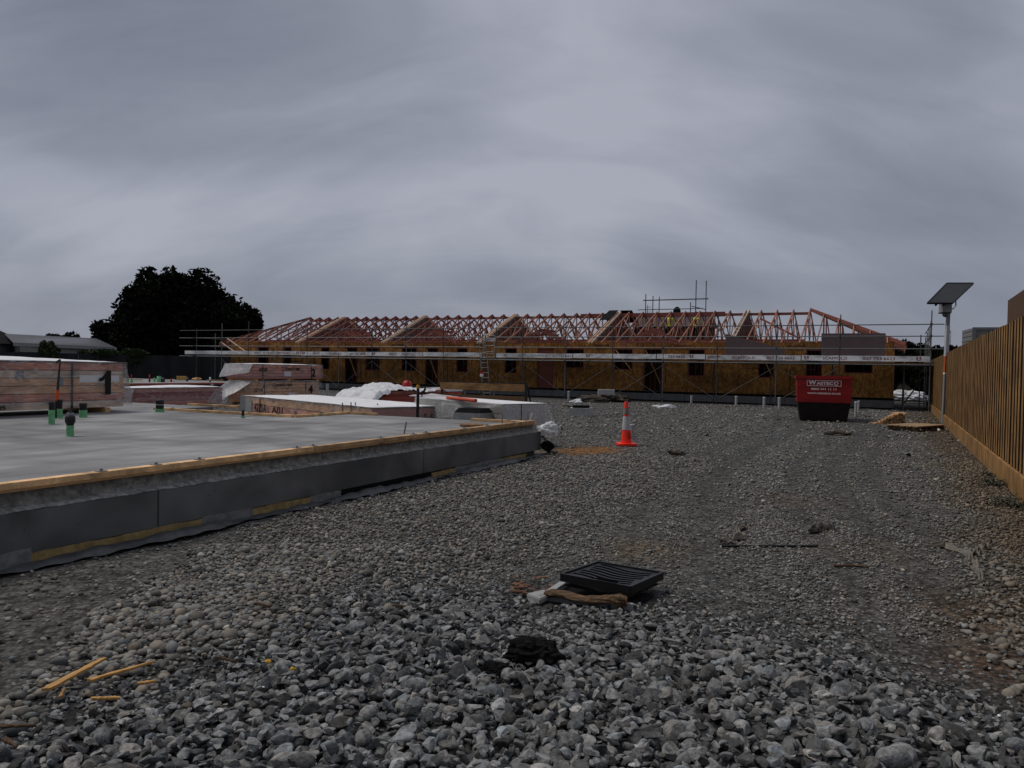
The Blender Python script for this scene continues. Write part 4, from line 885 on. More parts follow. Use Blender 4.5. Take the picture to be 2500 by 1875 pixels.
# ================================================================= WRAPPED TIMBER PACKS
def pack(label, corner, L_, D_, H_, rz, rows, marks, wood, film_m=film, base=.0, bearers=True, name='timber_pack', seed=1, flapu=0.0, straps=(.3, .75), side=1, bulge=.05, dark_rows=()):
    """corner = near lower corner, local x runs along the long face (towards +), y into the pack; long face is y=0"""
    t_ = thing(name, label, 'timber pack', corner, rz, 'wrapped timber packs')
    rg = random.Random(seed); z0 = base+(.09 if bearers else .0)
    if bearers:
        for q in (.06, .5, .93): f = MB(); f.box(L_*q-.05, L_*q+.05, -.03, D_+.03, base, base+.085); f.build('bearer', pine, t_)
    hh = (H_-z0)/rows
    for r_ in range(rows):
        n_ = 1; f = MB(); ins = .04 if r_ in dark_rows else rg.uniform(0, .014); e0, e1 = rg.uniform(0, .05), rg.uniform(0, .05)
        f.box(e0, L_-e1, ins, D_-ins, z0+r_*hh+.005, z0+(r_+1)*hh-.005)
        wd_ = wood[rg.randrange(len(wood))] if not isinstance(wood, dict) else wood[r_]
        f.build('board_layer', wd_, t_, bevel=.004)
    lt = MB()
    for body, x, z, w_, h_ in marks:
        if body == 'o': lt.add([(x+w_*.5+r2*w_*.5*math.cos(k*.314), -.034, z+h_*.5+r2*h_*.5*math.sin(k*.314)) for r2 in (1, .78) for k in range(20)], [(k, (k+1) % 20, 20+(k+1) % 20, 20+k) for k in range(20)])
        elif body == '1': lt.add([(x+w_*a_, -.036, z+h_*b_) for a_, b_ in ((.52, 0), (1, 0), (1, 1), (.62, 1), (.5, .86), (.28, .72), (0, .66), (0, .54), (.3, .56), (.52, .66))], [tuple(range(10))])
        else: write(lt, body, (x, -.034, z), (1, 0, 0), (0, 0, 1), w=w_, h=h_, weight=.03)
    if lt.v: lt.build('lettering', black_ink, t_)
    for q in straps:
        f = MB(); f.box(L_*q-.012, L_*q+.012, -.022, D_+.01, z0-.004, H_+.012); f.build('strap', black, t_)
    subd_box('wrap_film', -.03, L_+.03, -.018, D_+.03, z0+.06, H_+.02, 14, film_m, t_, seed, .03, 2.6, bulge, mats=[film_m, white_sheet], topidx=1)  # top faces opaque white, standing in for sky reflection on the film
    return t_
# pack "1" on the slab
c = S(-13.0, 9.72, ZT); fr = 5.2
p1 = pack('tall plastic wrapped pack of pink boards marked with a big black 1 on the slab', S(-13.0, 9.72-fr, ZT), fr, 1.25, .90, RZ+R(90), 6, [('1', fr-.55, .33, .24, .44), ('92', fr-3.55, .42, .2, .1), ('A4', fr-3.4, .62, .16, .1), ('L05', fr-2.4, .115, .22, .07), ('1112', fr-2.9, .12, .22, .05)],
     {0: bundle_g, 1: bundle_w, 2: bundle_t, 3: bundle_t, 4: bundle_g, 5: bundle_w}, seed=3, straps=(.80,), bulge=.07)
for q, zz_, w_ in ((fr-2.0, .62, .12), (fr-1.3, .5, .10)):
    f = MB(); f.box(q, q+w_, -.008, 0, zz_, zz_+.13); f.build('nail_plate', steel_box, p1)
f = MB(); f.box(fr-.9, fr-.12, -.003, .004, .55, .68); f.build('paper_strip', paper, p1)
def film_flap(parent, pts, nu, nv, mtl, seed, amp=.04):
    a, b_, c_, d_ = [Vector(p) for p in pts]; rg = np.random.default_rng(seed); ph = rg.uniform(0, 6, 4)
    f = MB(); f.grid(lambda s_, q: tuple((a.lerp(b_, s_)).lerp(d_.lerp(c_, s_), q)+Vector((amp*.5*math.sin(s_*9+ph[0]+q*2), amp*math.sin(s_*13+q*3+ph[1]), amp*.4*math.sin(q*8+ph[2])))), nu, nv); return f.build('loose_film', mtl, parent)
film_flap(p1, [(fr+.01, -.02, .9), (fr+.05, 1.1, .9), (fr+.22, 1.1, .15), (fr+.12, -.05, .12)], 10, 10, film_w, 4, .02)
# low pink pack behind the slab
cA = AT(329, 949, 24.0); hA = cA.z; cA.z = 0
pA = pack('low wrapped pack of pink timber behind the slab edge, left of the stacked pair', cA, 3.55, .95, hA, RZ+R(90), 4, [], {0: pinkw, 1: pinkw, 2: redw, 3: pinkw}, seed=5, straps=(), bulge=.06, dark_rows=(2,))
film_flap(pA, [(-.03, 0, hA), (-.03, .95, hA), (-.35, .9, .1), (-.15, 0, .1)], 8, 8, film_c, 8, .03); film_flap(pA, [(3.2, -.03, hA-.05), (3.56, -.03, hA), (3.6, -.05, .05), (2.6, -.08, .05)], 8, 8, film_c, 9, .02)
# pack 4 with pack 2 stacked on it
c4 = AT(614, 985, 27.5); c4.z = 0; z4 = AT(614, 932, 27.5).z
p4 = pack('lower wrapped pack of tan timber marked 4, under the pack marked 2', c4, 3.6, 1.15, z4, RZ+R(90), 6, [('12T1A', .1, z4-.36, .42, .12), ('o', 1.0, z4-.2, .15, .15), ('NORMANCK TIMBER', 1.2, z4-.17, .85, .09), ('4', 2.95, z4-.46, .24, .32)], [bundle_t, bundle_t, bundle_w], seed=7, straps=(.17, .78), bulge=.02)
film_flap(p4, [(0, .0, z4), (0, 1.15, z4), (-.15, 1.9, .28), (-.62, .7, .2)], 12, 12, film_w, 12, .05); film_flap(p4, [(3.0, -.03, z4), (3.62, -.03, z4), (4.05, -.02, .3), (3.4, -.05, .3)], 8, 8, film, 13, .03)
f = MB(); f.box(.55, .85, -.012, -.004, .1, .25); f.box(1.85, 2.2, -.012, -.004, .28, .42); f.build('paper_label', paper, p4)
c2_ = c4+U*.0+Vector((0, 0, z4)); z2 = AT(620, 890, 27.5).z-z4
p2 = pack('upper wrapped pack of pink timber marked 2, resting on the pack marked 4', c2_, 3.75, 1.3, z2, RZ+R(90), 5, [('42T2B', .3, z2-.24, .42, .12), ('o', 1.45, z2-.22, .15, .15), ('NORMANCK TIMBER', 1.65, z2-.19, .8, .09), ('2', 3.1, z2-.44, .24, .32)], [bundle_w, bundle_w, pinkw], seed=8, straps=(.14, .83), film_m=film, bulge=.03)
f = MB(); f.box(1.62, 1.98, -.012, -.004, z2-.42, z2-.24); f.build('paper_label', paper, p2)
film_flap(p2, [(-.04, -.03, z2), (-.04, 1.35, z2), (-.18, 1.4, .15), (-.1, -.04, z2-.26)], 10, 8, film_w, 15, .04); film_flap(p2, [(3.6, -.02, z2), (3.78, 1.3, z2-.05), (4.0, .6, z2*.55), (3.85, -.03, .1)], 8, 8, film_w, 16, .03)
# pack 42T1A against the slab
def flatpack(label, corner_px, left_px, right_px, z, name):
    n_, l_, r_ = G(*corner_px, z), G(*left_px, z), G(*right_px, z); n_.z = l_.z = r_.z = 0
    return n_, l_, r_
n_, l_, r_ = flatpack('', (910, 997), (596, 967), (1070, 990), .645, '')
d1 = (n_-l_); L1 = d1.length; ang = math.atan2(d1.y, d1.x); D1 = (r_-n_).length*.97
pf = pack('wide low pack under white plastic stencilled 42T1A against the slab notch', l_, L1, D1, .64, ang, 3, [('42T1A', .72, .30, .72, .20), ('A01', 1.75, .30, .62, .17)], {0: bundle_w, 1: bundle_w, 2: bundle_t}, seed=11, straps=(.16,), bulge=.015)
f = MB(); f.box(.02, .52, -.021, -.012, .1, .60); f.build('white_board', fascia_w, pf)
for q in (1.4, 2.9): f = MB(); f.box(q, q+.1, -.021, -.012, .36, .44); f.build('nail_plate', steel_box, pf)
f = MB(); write(f, '1 F S 1', (L1+.021, 1.05, .36), (0, 1, 0), (0, 0, 1), w=.55, h=.15, weight=.02); f.build('lettering', black_ink, pf)
f = MB(); f.box(L1-.02, L1+.012, .02, D1-.02, .44, .62); f.build('end_board', pinkw, pf); f = MB(); f.box(L1-.02, L1+.012, .9, D1-.02, .02, .42); f.build('white_board', fascia_w, pf)
film_flap(pf, [(L1+.02, D1-.1, .64), (L1+.05, D1+.02, .64), (L1+.35, D1-.2, .05), (L1+.14, D1-.35, .05)], 6, 10, film_w, 21, .02)
b0 = G(593, 1000, .5); 
pst = thing('stake', 'grey upright stake standing at the end of the 42T1A pack', 'stake', (b0.x, b0.y, 0), 0); f = MB(); f.box(-.05, .05, -.03, .03, 0, AT(594, 966, b0.y).z); f.build('stake_post', conc_block, pst)
# stack of wrapped cladding sheets by the corner
zC = .82; n_, l_, r_ = G(1228, 986, zC), G(1015, 970, zC), G(1296, 982.5, zC)
for q in (n_, l_, r_): q.z = 0
d1 = n_-l_; LC = d1.length; ang = math.atan2(d1.y, d1.x); DC = 1.05
cs = thing('cladding_stack', 'stack of thin sheets with white top and torn clear plastic by the slab corner', 'sheet stack', l_, ang)
f = MB()
for k in range(34):
    z_ = .1+k*(zC-.11)/34; jx = rnd.uniform(-.006, .006); f.box(.0+jx, LC+jx, .0+rnd.uniform(-.004, .004), DC, z_, z_+(zC-.11)/34-.005)
f.build('sheet_layers', mat('sheet_edge', (.34, .32, .28), .8, .2, 8), cs)
f = MB(); f.box(-.0, LC+.002, .002, DC+.002, zC-.012, zC); f.build('top_sheet', white_sheet, cs)
for q in (.1, .5, .9): f = MB(); f.box(LC*q-.05, LC*q+.05, 0, DC, 0, .1); f.build('bearer', pine, cs)
film_flap(cs, [(LC+.012, -.015, zC-.02), (LC+.015, DC, zC-.02), (LC+.03, DC, .2), (LC+.02, -.03, .2)], 10, 10, film_w, 31, .012)
film_flap(cs, [(LC*.0, -.02, zC), (LC, -.02, zC-.0), (LC, -.03, zC-.10), (LC*.0, -.03, .30)], 24, 8, film_c, 32, .02)
film_flap(cs, [(LC*.35, -.03, zC-.03), (LC*.75, -.03, zC-.1), (LC*.62, -.05, .42), (LC*.4, -.05, .32)], 14, 8, film_c, 33, .03)
film_flap(cs, [(LC+.01, DC, zC), (LC+.02, DC+.02, zC-.02), (LC+.32, DC+.05, .25), (LC+.1, DC-.05, .15)], 6, 10, film_c, 34, .02)
film_flap(cs, [(-.3, -.02, zC+.03), (LC*.3, -.02, zC+.03), (LC*.3, .5, zC+.035), (-.3, .6, zC+.06)], 12, 8, film_w, 35, .03)
f = MB(); f.box(LC+.02, LC+.022, .42, .435, .2, zC); f.build('strap', black, cs)
a, b_ = AT(1090, 971, G(1150, 978, zC+.03).y+.05), G(1161, 978, zC+.03)
f = MB(); f.tube((0, 0, 0), b_-G(1092, 971, zC+.03), .034, n=14); o = f.build('orange_pipe', mat('dull_orange_pipe', (.50, .062, .022), .5, .12, 6), None, loc=G(1092, 971, zC+.035)); tag(o, 'orange pipe lying on the white topped sheet stack', 'pipe')
# white batten and grey post leaning at the slab corner
b0 = S(-5.75, 12.16, .3); bt = thing('batten', 'bright white batten leaning at the far slab corner', 'batten', b0); tp_ = AT(1299, 1009, b0.y)-b0; q0 = AT(1292, 1033, b0.y)-b0
f = MB(); f.bar(q0, tp_, .035, .02); f.build('batten_strip', white_sheet, bt)
# precast sump riser behind the slab
uS0, uS1 = -7.34, -6.75; sm = thing('sump_riser', 'grey concrete sump box with a black chamfered top behind the slab edge', 'sump', S((uS0+uS1)/2, 12.45), RZ)
hw = (uS1-uS0)/2; f = MB(); f.box(-hw, hw, -.16, .38, 0, .645); f.build('riser_body', conc_dark, sm, bevel=.012)
f = MB(); z_ = .645; q = [(-hw+.01, -.15), (hw-.01, -.15), (hw-.01, .37), (-hw+.01, .37)]; vs = [(x, y, z_) for x, y in q]+[(x*.78, y*.7+.03, .725) for x, y in q]
f.add(vs, [(0, 1, 5, 4), (1, 2, 6, 5), (2, 3, 7, 6), (3, 0, 4, 7), (4, 5, 6, 7)]); f.build('riser_top', blackm, sm)
# red stained timber under a thrown white tarp
NR = AT(926, 985, 20.5); NR.z = 0; hR = AT(926, 956, 20.5).z
rp_ = thing('timber_stack', 'stack of red stained boards behind the sheet stack, half covered by a white tarp', 'timber stack', NR, RZ+R(90))
for r_ in range(9):
    f = MB(); q = rnd.uniform(0, .12)
    for k in range(4): f.box(q+rnd.uniform(0, .05), 3.7-rnd.uniform(0, .3), k*.26+rnd.uniform(0, .01), k*.26+.24, .1+r_*(hR-.1)/9+.003, .1+(r_+1)*(hR-.1)/9-.003)
    f.build('board_layer', redw if r_ % 4 else pinkw, rp_)
for q in (.4, 3.2): f = MB(); f.box(q, q+.1, -.02, 1.06, 0, .1); f.build('bearer', pine, rp_)
tz = hR
rgT = np.random.default_rng(44); kT = [(rgT.normal(size=2)*(2.2+1.5*i), rgT.uniform(0, 6.28), 1/(1+.7*i)) for i in range(8)]
def tarp_fn(a, b_):
    x = -.95+3.75*a; y = -.12+1.35*b_
    w_ = sum(A_*abs(math.sin(k[0]*x+k[1]*y+ph)) for k, ph, A_ in kT)/3.2
    over = max(0, -x)/.95; dome = max(0, math.sin(min(1, max(0, (a-.27)/.5))*math.pi))
    front = max(0, -.02-y)*6
    fold = 1-2*abs(mnoise.noise(Vector((x*2.6, y*2.6, 3.1))))+.6*(1-2*abs(mnoise.noise(Vector((x*6, y*5, 9.3)))))
    z_ = tz-.04+.05*fold+.07*w_*(.3+dome)+.14*dome*math.sin(b_*math.pi)-over**1.2*(tz-.05)*(.9)+.10*w_*over-front*(.05+.12*(a < .35)+.02*w_)
    return (x+.06*w_, y+.08*w_*(1-over)-over*.15, max(.03, z_))
f = MB(); f.grid(tarp_fn, 110, 50); o = f.build('tarp', tarp, None, loc=NR, rz=RZ+R(90)); tag(o, 'white plastic tarp thrown over the red stained boards, spilling off their left end', 'tarp')
rb = thing('safety_helmet', 'red hard hat lying on top of the white tarp', 'helmet', AT(994, 941, NR.y+.35), .4)
f = MB(); f.lathe((0, 0, 0), [(.135, -.03), (.15, -.02), (.135, 0), (.13, .05), (.105, .10), (.055, .128), (.008, .135)], 20); f.build('shell', mat('red_plastic', (.42, .02, .015), .4, .15, 5), rb); f = MB(); f.box(-.015, .015, -.12, .12, .085, .14); f.build('ridge', mat('red_plastic2', (.35, .02, .015), .4), rb)
cx = thing('timber_bundle', 'small white topped red timber bundle seen through the gap of the plank barrier', 'timber stack', AT(1095, 985, 23.5)*1.0, RZ+R(90)); cx.location.z = 0
zc_ = AT(1095, 951, 23.5).z; f = MB(); f.box(0, .8, 0, .8, .02, zc_-.06); f.build('board_layer', redw, cx); f = MB(); f.box(-.02, .82, -.02, .82, zc_-.06, zc_+.03); f.build('cover_sheet', white_sheet, cx)
# marker post with yellow head
b0 = AT(1020, 985, 15.2); b0.z = 0; mk = thing('marker_post', 'black marker post with a yellow top at the left end of the sheet stack', 'post', b0); tz = AT(1021, 940, 15.2).z
f = MB(); f.tube((0, 0, 0), (.0, 0, tz-.07), .030, n=10); f.build('post', black, mk); f = MB(); f.lathe((0, 0, tz-.07), [(.034, 0), (.036, .045), (.025, .075)], 12); f.build('post_cap', mat('yellow_cap', (.55, .28, .02), .5), mk)
f = MB(); f.bar((.06, .1, tz-.23), (.13, .1, tz-.04), .03, .02); f.bar((.05, .1, tz-.19), (.14, .1, tz-.07), .012, .04); f.build('clamp', black, mk)
# plank barrier
bu0, bu1 = -10.56, -8.08; br = thing('plank_barrier', 'two wide brown planks set on edge in a dark steel frame beyond the sheet stack', 'barrier', S((bu0+bu1)/2, 17), RZ); BO = ((bu0+bu1)/2, 17, 0)
f = MB(BO); f.box(bu0, bu1, 16.98, 17.03, .92, 1.10); f.build('plank', boardw, br, bevel=.004); f = MB(BO); f.box(bu0+.05, bu1+.02, 16.98, 17.03, .62, .80); f.build('plank', mat('barrier_dark', (.15, .09, .045), .85, .3, 6, (.8, 7, 7)), br, bevel=.004)
f = MB(BO); f.bar((bu1+.02, 17.0, 0), (bu1-.02, 17.0, 1.11), .05, .05, (0, 1, 0)); f.bar((bu1+.10, 17.3, 0), (bu1+.0, 17.06, 1.08), .03, .03, (0, 1, 0)); f.bar((bu0+.03, 17.06, 0), (bu0+.03, 17.06, 1.13), .05, .05, (0, 1, 0)); f.box(bu0-.01, bu1, 17.03, 17.05, 1.10, 1.13); f.build('frame', black, br)
f = MB(BO)
for q in (.28, .62): f.box(bu0+2.48*q, bu0+2.48*q+.04, 17.03, 17.06, 0, 1.06)
f.build('stake', galv, br)
# ================================================================= PALING FENCE, CAMERA POLE, THINGS BEHIND THE FENCE
FU = 1.40; FO = (FU, 22, 0); v0f, v1f = 4.0, 42.0
fence = thing('paling_fence', 'tall brown timber paling fence with a base board along the right side', 'fence', S(FU, 22), RZ)
f = MB(FO); v = v0f; k = 0
while v < v1f:
    dz = rnd.uniform(-.012, .012); du = rnd.uniform(-.004, .004)
    f.box(FU+.0+du, FU+.02+du, v, v+.15+rnd.uniform(-.006, .006), .30, 2.25+dz); v += .29

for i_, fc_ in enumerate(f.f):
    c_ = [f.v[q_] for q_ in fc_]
    if max(p_[1] for p_ in c_)-min(p_[1] for p_ in c_) < 1e-5: f.m[i_] = 1      # edges coloured dark to stand in for the shade between palings
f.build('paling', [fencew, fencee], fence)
f = MB(FO); v = v0f-.1
while v < v1f:
    f.box(FU+.112, FU+.13, v+.02, v+.30, .22, 2.235); v += .29
f.build('backing_paling', fenced, fence)
v = v0f
while v < v1f-.2:
    w_ = min(3.6, v1f-v); f = MB(FO); f.box(FU-.05, FU-.004, v+.004, v+w_-.004, -.02, .30); f.build('base_board', fencew, fence, bevel=.005); v += 3.6
f = MB(FO)
for z_ in (.6, 1.3, 1.95): f.box(FU+.024, FU+.11, v0f, v1f, z_, z_+.045)
f.build('rail', fenced, fence)
for v in np.arange(v0f+.3, v1f, 2.4): f = MB(FO); f.box(FU+.131, FU+.23, v, v+.1, 0, 2.0); f.build('post', fenced, fence)
bb = MB((2.2, 18, 0)); bb.box(2.2, 2.26, 16.2, 20.5, .0, 3.22); o = bb.build('timber_screen', fenced, None, loc=S(2.2, 18), rz=RZ); tag(o, 'dark brown timber screen rising above the fence at the right edge', 'screen')
o['label'] = 'dark brown timber screen rising above the fence at the right edge'
# grey box body behind the fence
c = AT(2374, 870, 36); c.z = 0; ctop = AT(2374, 800, 36).z
bx = thing('truck_box', 'grey steel box body showing above the paling fence', 'container', c, RZ+.12)
f = MB(); f.box(0, 6.5, 0, 2.4, .35, ctop); f.build('box_body', [box_face], bx, bevel=.03)
f = MB()
for z_ in np.arange(.6, ctop-.1, .22): f.box(-.02, -.001, .1, 2.3, z_, z_+.12)
f.build('side_rib', steel_box, bx)
f = MB(); f.box(-.03, .12, -.03, -.001, .35, ctop+.02); f.box(.12, 6.5, -.03, -.001, ctop-.1, ctop+.02); f.box(.9, 6.4, -.02, -.001, ctop-.5, ctop-.46); f.build('corner_trim', steel_box, bx)
for x in (.9, 5.2): f = MB(); f.tube((x, -.02, .4), (x, .25, .4), .4, n=18); f.build('wheel', black, bx)
# solar camera pole
PB = AT(2303, 1030, 24.3); PB.z = 0; py = PB.y
pole = thing('camera_pole', 'pale pole with a solar panel, grey box and dome camera in front of the fence', 'pole', PB)
def PL(x, y, d=0): return AT(x, y, py+d)-PB
f = MB(); f.bar((0, 0, 0), (.06, 0, 3.95), .095, .095, (0, 1, 0)); f.build('mast', mat('pole_grey', (.22, .225, .235), .5, .1, 4), pole, bevel=.006)
def sleeve(z0, z1, m_, nm):
    f = MB(); f.bar((.06*z0/3.95, 0, z0), (.06*z1/3.95, 0, z1), .102, .102, (0, 1, 0)); return f.build(nm, m_, pole)
ws = sleeve(2.14, 3.10, mat('white_sleeve', (.45, .45, .46), .5, .08, 4), 'white_sleeve'); os_ = sleeve(1.62, 2.14, mat('orange_sleeve', (.40, .085, .02), .5, .1, 4), 'orange_sleeve'); sleeve(1.57, 1.62, white_sheet, 'trim_band')
f = MB(); write(f, 'SPYTOWER', (.085, -.054, 2.95), (0, 0, -1), (1, 0, 0), w=.56, h=.05, weight=.02); f.build('lettering', black_ink, ws)
f = MB()
for z_ in (2.0, 1.93, 1.84, 1.77, 1.70): f.box(.0, .03, -.053, -.0515, z_-.05, z_); f.box(.045, .065, -.053, -.0515, z_-.045, z_-.01)
f.build('sticker_mark', fascia_w, os_)
A_, B_, C_, D_ = [AT(*p) - PB for p in ((2264, 741, py-.45), (2325, 741, py-.45), (2376, 693, py+.55), (2311, 693, py+.55))]
nrm = (B_-A_).cross(D_-A_).normalized()
f = MB(); q = [A_.lerp(C_, .03), B_.lerp(D_, .03), C_.lerp(A_, .03), D_.lerp(B_, .03)]; f.add([p+nrm*.0 for p in q]+[p+nrm*.03 for p in q], [(0, 1, 2, 3), (7, 6, 5, 4), (0, 4, 5, 1), (1, 5, 6, 2), (2, 6, 7, 3), (3, 7, 4, 0)]); pn = f.build('solar_panel', panel_m, pole)
f = MB()
for p, q in ((A_, B_), (B_, C_), (C_, D_), (D_, A_)): f.bar(p+nrm*.012, q+nrm*.012, .035, .06, nrm)
for s_ in (.3, .68): f.bar(A_.lerp(D_, s_)-nrm*.03, B_.lerp(C_, s_)-nrm*.03, .05, .035, nrm)
f.bar(A_.lerp(B_, .35)-nrm*.06, D_.lerp(C_, .35)-nrm*.06, .05, .05, nrm); f.bar(A_.lerp(B_, .65)-nrm*.06, D_.lerp(C_, .65)-nrm*.06, .05, .05, nrm); f.build('panel_frame', panel_f, pole)
f = MB(); f.bar((.06, 0, 3.85), (A_+C_)/2-nrm*.05, .07, .07, (0, 1, 0)); f.build('panel_bracket', panel_f, pole)
c0, c1 = PL(2294.5, 739), PL(2315.5, 764)
f = MB(); f.box(c0.x, c1.x, -.20, .06, c1.z, c0.z); f.build('control_box', mat('box_grey', (.27, .27, .275), .5, .06, 3), pole, bevel=.012)
f = MB(); f.box(c0.x-.02, c1.x-.03, -.22, .05, c1.z-.03, c1.z); f.build('box_flange', panel_f, pole)
dm = PL(2304, 767); f = MB(); f.lathe((dm.x, -.08, dm.z), [(.085, .01), (.085, -.02), (.075, -.055), (.045, -.09), (.005, -.105)], 16); cm_ = f.build('dome_camera', mat('dome_grey', (.17, .17, .18), .35), pole)
f = MB(); f.lathe((dm.x-.01, -.145, dm.z-.055), [(.005, -.03), (.03, -.02), (.034, 0), (.02, .025)], 12); f.build('lens', black, cm_)
f = MB(); cbl = [Vector((.09, 0, 3.62)), Vector((.2, 0, 3.62)), Vector((.28, .0, 3.72)), Vector((.30, .05, 3.9)), B_.lerp(C_, .3)]; f.path(cbl, .010, 6); f.path([p+Vector((.02, 0, .03)) for p in cbl], .008, 6); f.build('cable', black, pole)
# ---- trees
def tree(name, label, base, centre, radii, n, leaf, seed, cat='tree', trunk=True, clumps=40, group=None, lm=None, fill=.55, taper=0.0):
    rg = np.random.default_rng(seed); t_ = thing(name, label, cat, base, 0, group)
    cc = []
    while len(cc) < clumps:
        p = rg.normal(size=3); p /= np.linalg.norm(p); r_ = rg.uniform(.45, .88); p = p*r_
        if p[2] < -.75: continue
        cc.append(p)
    cc = np.array(cc); cr_ = rg.uniform(.16, .30, clumps)
    ci = rg.integers(0, clumps, n); d = rg.normal(size=(n, 3)); d /= np.linalg.norm(d, axis=1)[:, None]
    P = cc[ci]+d*cr_[ci, None]*rg.uniform(.35, 1.06, n)[:, None]**.6
    nin = int(n*fill); q = rg.normal(size=(nin, 3)); q /= np.linalg.norm(q, axis=1)[:, None]; q *= (rg.uniform(0, 1, nin)**(1/3.0)*.80)[:, None]; P = np.concatenate([P, q]); N_ = len(P)
    P[:, 0] *= 1-taper*np.clip(P[:, 2], 0, 1)
    P = P*np.array(radii)+np.array(centre)
    P = P[P[:, 2] > .15]; N_ = len(P)
    a = rg.normal(size=(N_, 3)); a /= np.linalg.norm(a, axis=1)[:, None]; b_ = rg.normal(size=(N_, 3)); b_ -= a*(a*b_).sum(1)[:, None]; b_ /= np.linalg.norm(b_, axis=1)[:, None]
    s_ = leaf*rg.uniform(.6, 1.4, N_)[:, None]; a *= s_; b_ *= s_*.55
    co = np.stack([P-a, P+b_*.9, P+a, P-b_], 1).reshape(-1, 3); fc = np.arange(N_*4).reshape(-1, 4)
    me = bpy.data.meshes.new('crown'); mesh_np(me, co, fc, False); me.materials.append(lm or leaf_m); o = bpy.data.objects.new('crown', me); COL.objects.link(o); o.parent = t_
    if trunk:
        f = MB(); c = Vector(centre); rr = radii[0]*.055; f.path([(0, 0, 0), (c.x*.3, 0, c.z*.35), (c.x*.7, 0, c.z*.7), (c.x, c.y, c.z*1.1)], [rr, rr*.8, rr*.55, rr*.25], 10)
        for k in range(7):
            e_ = cc[k]*np.array(radii)*.75+np.array(centre); z_ = c.z*(.35+.07*k); f.path([(c.x*.4, 0, z_), ((c.x*.4+e_[0])/2, e_[1]/2, (z_+e_[2])/2+.2), tuple(e_)], [rr*.45, rr*.3, rr*.1], 7)
        f.build('trunk', bark, t_)
    return t_
def wx(px, Y): return AT(px, 880, Y).x
tb = Vector((wx(420, 80), 80, 0))
tree('broad_tree', 'huge dark round crowned tree standing beyond the fence on the left', tb, (.3, 0, 5.2), (7.9, 6, 7.0), 42000, .25, 21, clumps=150, fill=.7, taper=.36)
tree('broad_tree', 'lower right shoulder of dark foliage, a smaller tree against the huge round one', Vector((wx(560, 78), 78, 0)), (0, 0, 4.4), (3.4, 3, 3.9), 9000, .25, 22, clumps=40, fill=.6)
tree('shrub', 'low dark tree reaching out left of the huge round tree over the house roof', Vector((wx(275, 79), 79, 0)), (0, 0, 3.0), (2.6, 2.5, 3.2), 6000, .25, 23, 'tree', clumps=34, fill=.5)
tree('shrub', 'low dark bush peeping over the grey corrugated roof', Vector((wx(165, 86), 86, 0)), (0, 0, 2.6), (3.4, 2, 2.2), 5000, .22, 24, 'bush', clumps=34, fill=.5)
kk = 0
for px, Y_, h_, w_ in ((2130, 110, 5.4, 5), (2185, 105, 5.8, 5), (2235, 100, 6.0, 4.5), (2275, 96, 5.3, 4), (2318, 92, 5.0, 2.6), (2338, 90, 4.6, 2.2), (2070, 112, 4.6, 6)):
    kk += 1
    tree('far_tree', ['dark far tree behind the red skip end of the roof', 'dark far tree just right of the hipped roof end', 'tallest dark far tree, behind the right scaffold poles', 'dark far tree between the scaffold end and camera pole', 'bushy dark far tree right of the camera pole', 'small dark far tree nearest the grey box body', 'low dark far tree hidden mostly behind the roof trusses'][kk-1], Vector((wx(px, Y_), Y_, 0)), (0, 0, h_*.55), (w_, w_*.8, h_*.55), 5000, .26, 30+kk, clumps=26, group='dark trees beyond the site', fill=.6)
# bank of earth behind the right end of the house
bkm = MB(); bc = S(1.5, 58)
def bank(a, b_):
    u_ = -4+16*a; v = 52+9*b_; return tuple(S(u_, v, max(0, 2.5*min(1, b_*1.6)+.15*math.sin(u_*2.3+b_*5)+.12*math.sin(u_*5.1))))
bkm.grid(bank, 50, 24); o = bkm.build('earth_bank', bank_m); struct(o)
for (u_, v_, h_, w_, n_, lb) in ((-.6, 54.5, 2.6, 1.6, 3000, 'dark scrub on the bank behind the covered heap'), (2.0, 53.5, 2.9, 1.6, 3000, 'dark scrub on the bank beside the far end of the fence'), (.6, 57, 3.4, 2.4, 4000, 'taller dark scrub on top of the bank')):
    tree('scrub', lb, S(u_, v_), (0, 0, h_*.5), (w_, w_*.8, h_*.5), n_, .16, int(90+h_*10), 'bush', False, 24, 'dark scrub on the bank', None, .7)
c = S(.55, 48.5); ts = crumple('covered_heap', (c.x, c.y, .28), (.95, .55, .42), tarp, 61, 'white plastic covered heap under the right end of the scaffold', 'heap', n=3, amp=.3, flat=.25, rz=RZ)
c = S(1.25, 48.8); ts = crumple('covered_heap', (c.x+.25, c.y+.25, .16), (.5, .35, .26), tarp, 63, 'small tail of white plastic right of the covered heap', 'plastic', n=3, amp=.3, flat=.25, rz=RZ)
# ================================================================= LEFT BACKGROUND
fl, fr_ = AT(-60, 900, 51), AT(575, 900, 61); fl.z = fr_.z = 0; dv = fr_-fl; ln = dv.length; af = math.atan2(dv.y, dv.x)
df = thing('dark_fence', 'long black boarded fence overgrown with creeper behind the left end of the site', 'fence', fl, af)
f = MB(); x = 0
while x < ln: f.box(x, min(x+1.18, ln), rnd.uniform(0, .015), .03, 0, 2.03+rnd.uniform(-.02, .02)); x += 1.2
f.build('fence_panel', shade, df)
f = MB(); x = 0
while x < ln: f.box(x-.05, x+.05, -.05, -.001, 0, 2.06); x += 2.4
f.build('post', black, df)
def creep(label, px0, px1, pz, hh, n, seed, dn=0):
    Yf = 51+10*(px0+60)/635-.35; Yg = 51+10*(px1+60)/635-.35; a, b_ = AT(px0, 880, Yf), AT(px1, 880, Yg); c = (a+b_)/2; c.z = 0
    return tree('creeper', label, c, (0, 0, pz), ((b_-a).length/2, .45, hh), n, .10, seed, 'creeper', False, 22, 'creepers on the black fence', leaf_h, .3)
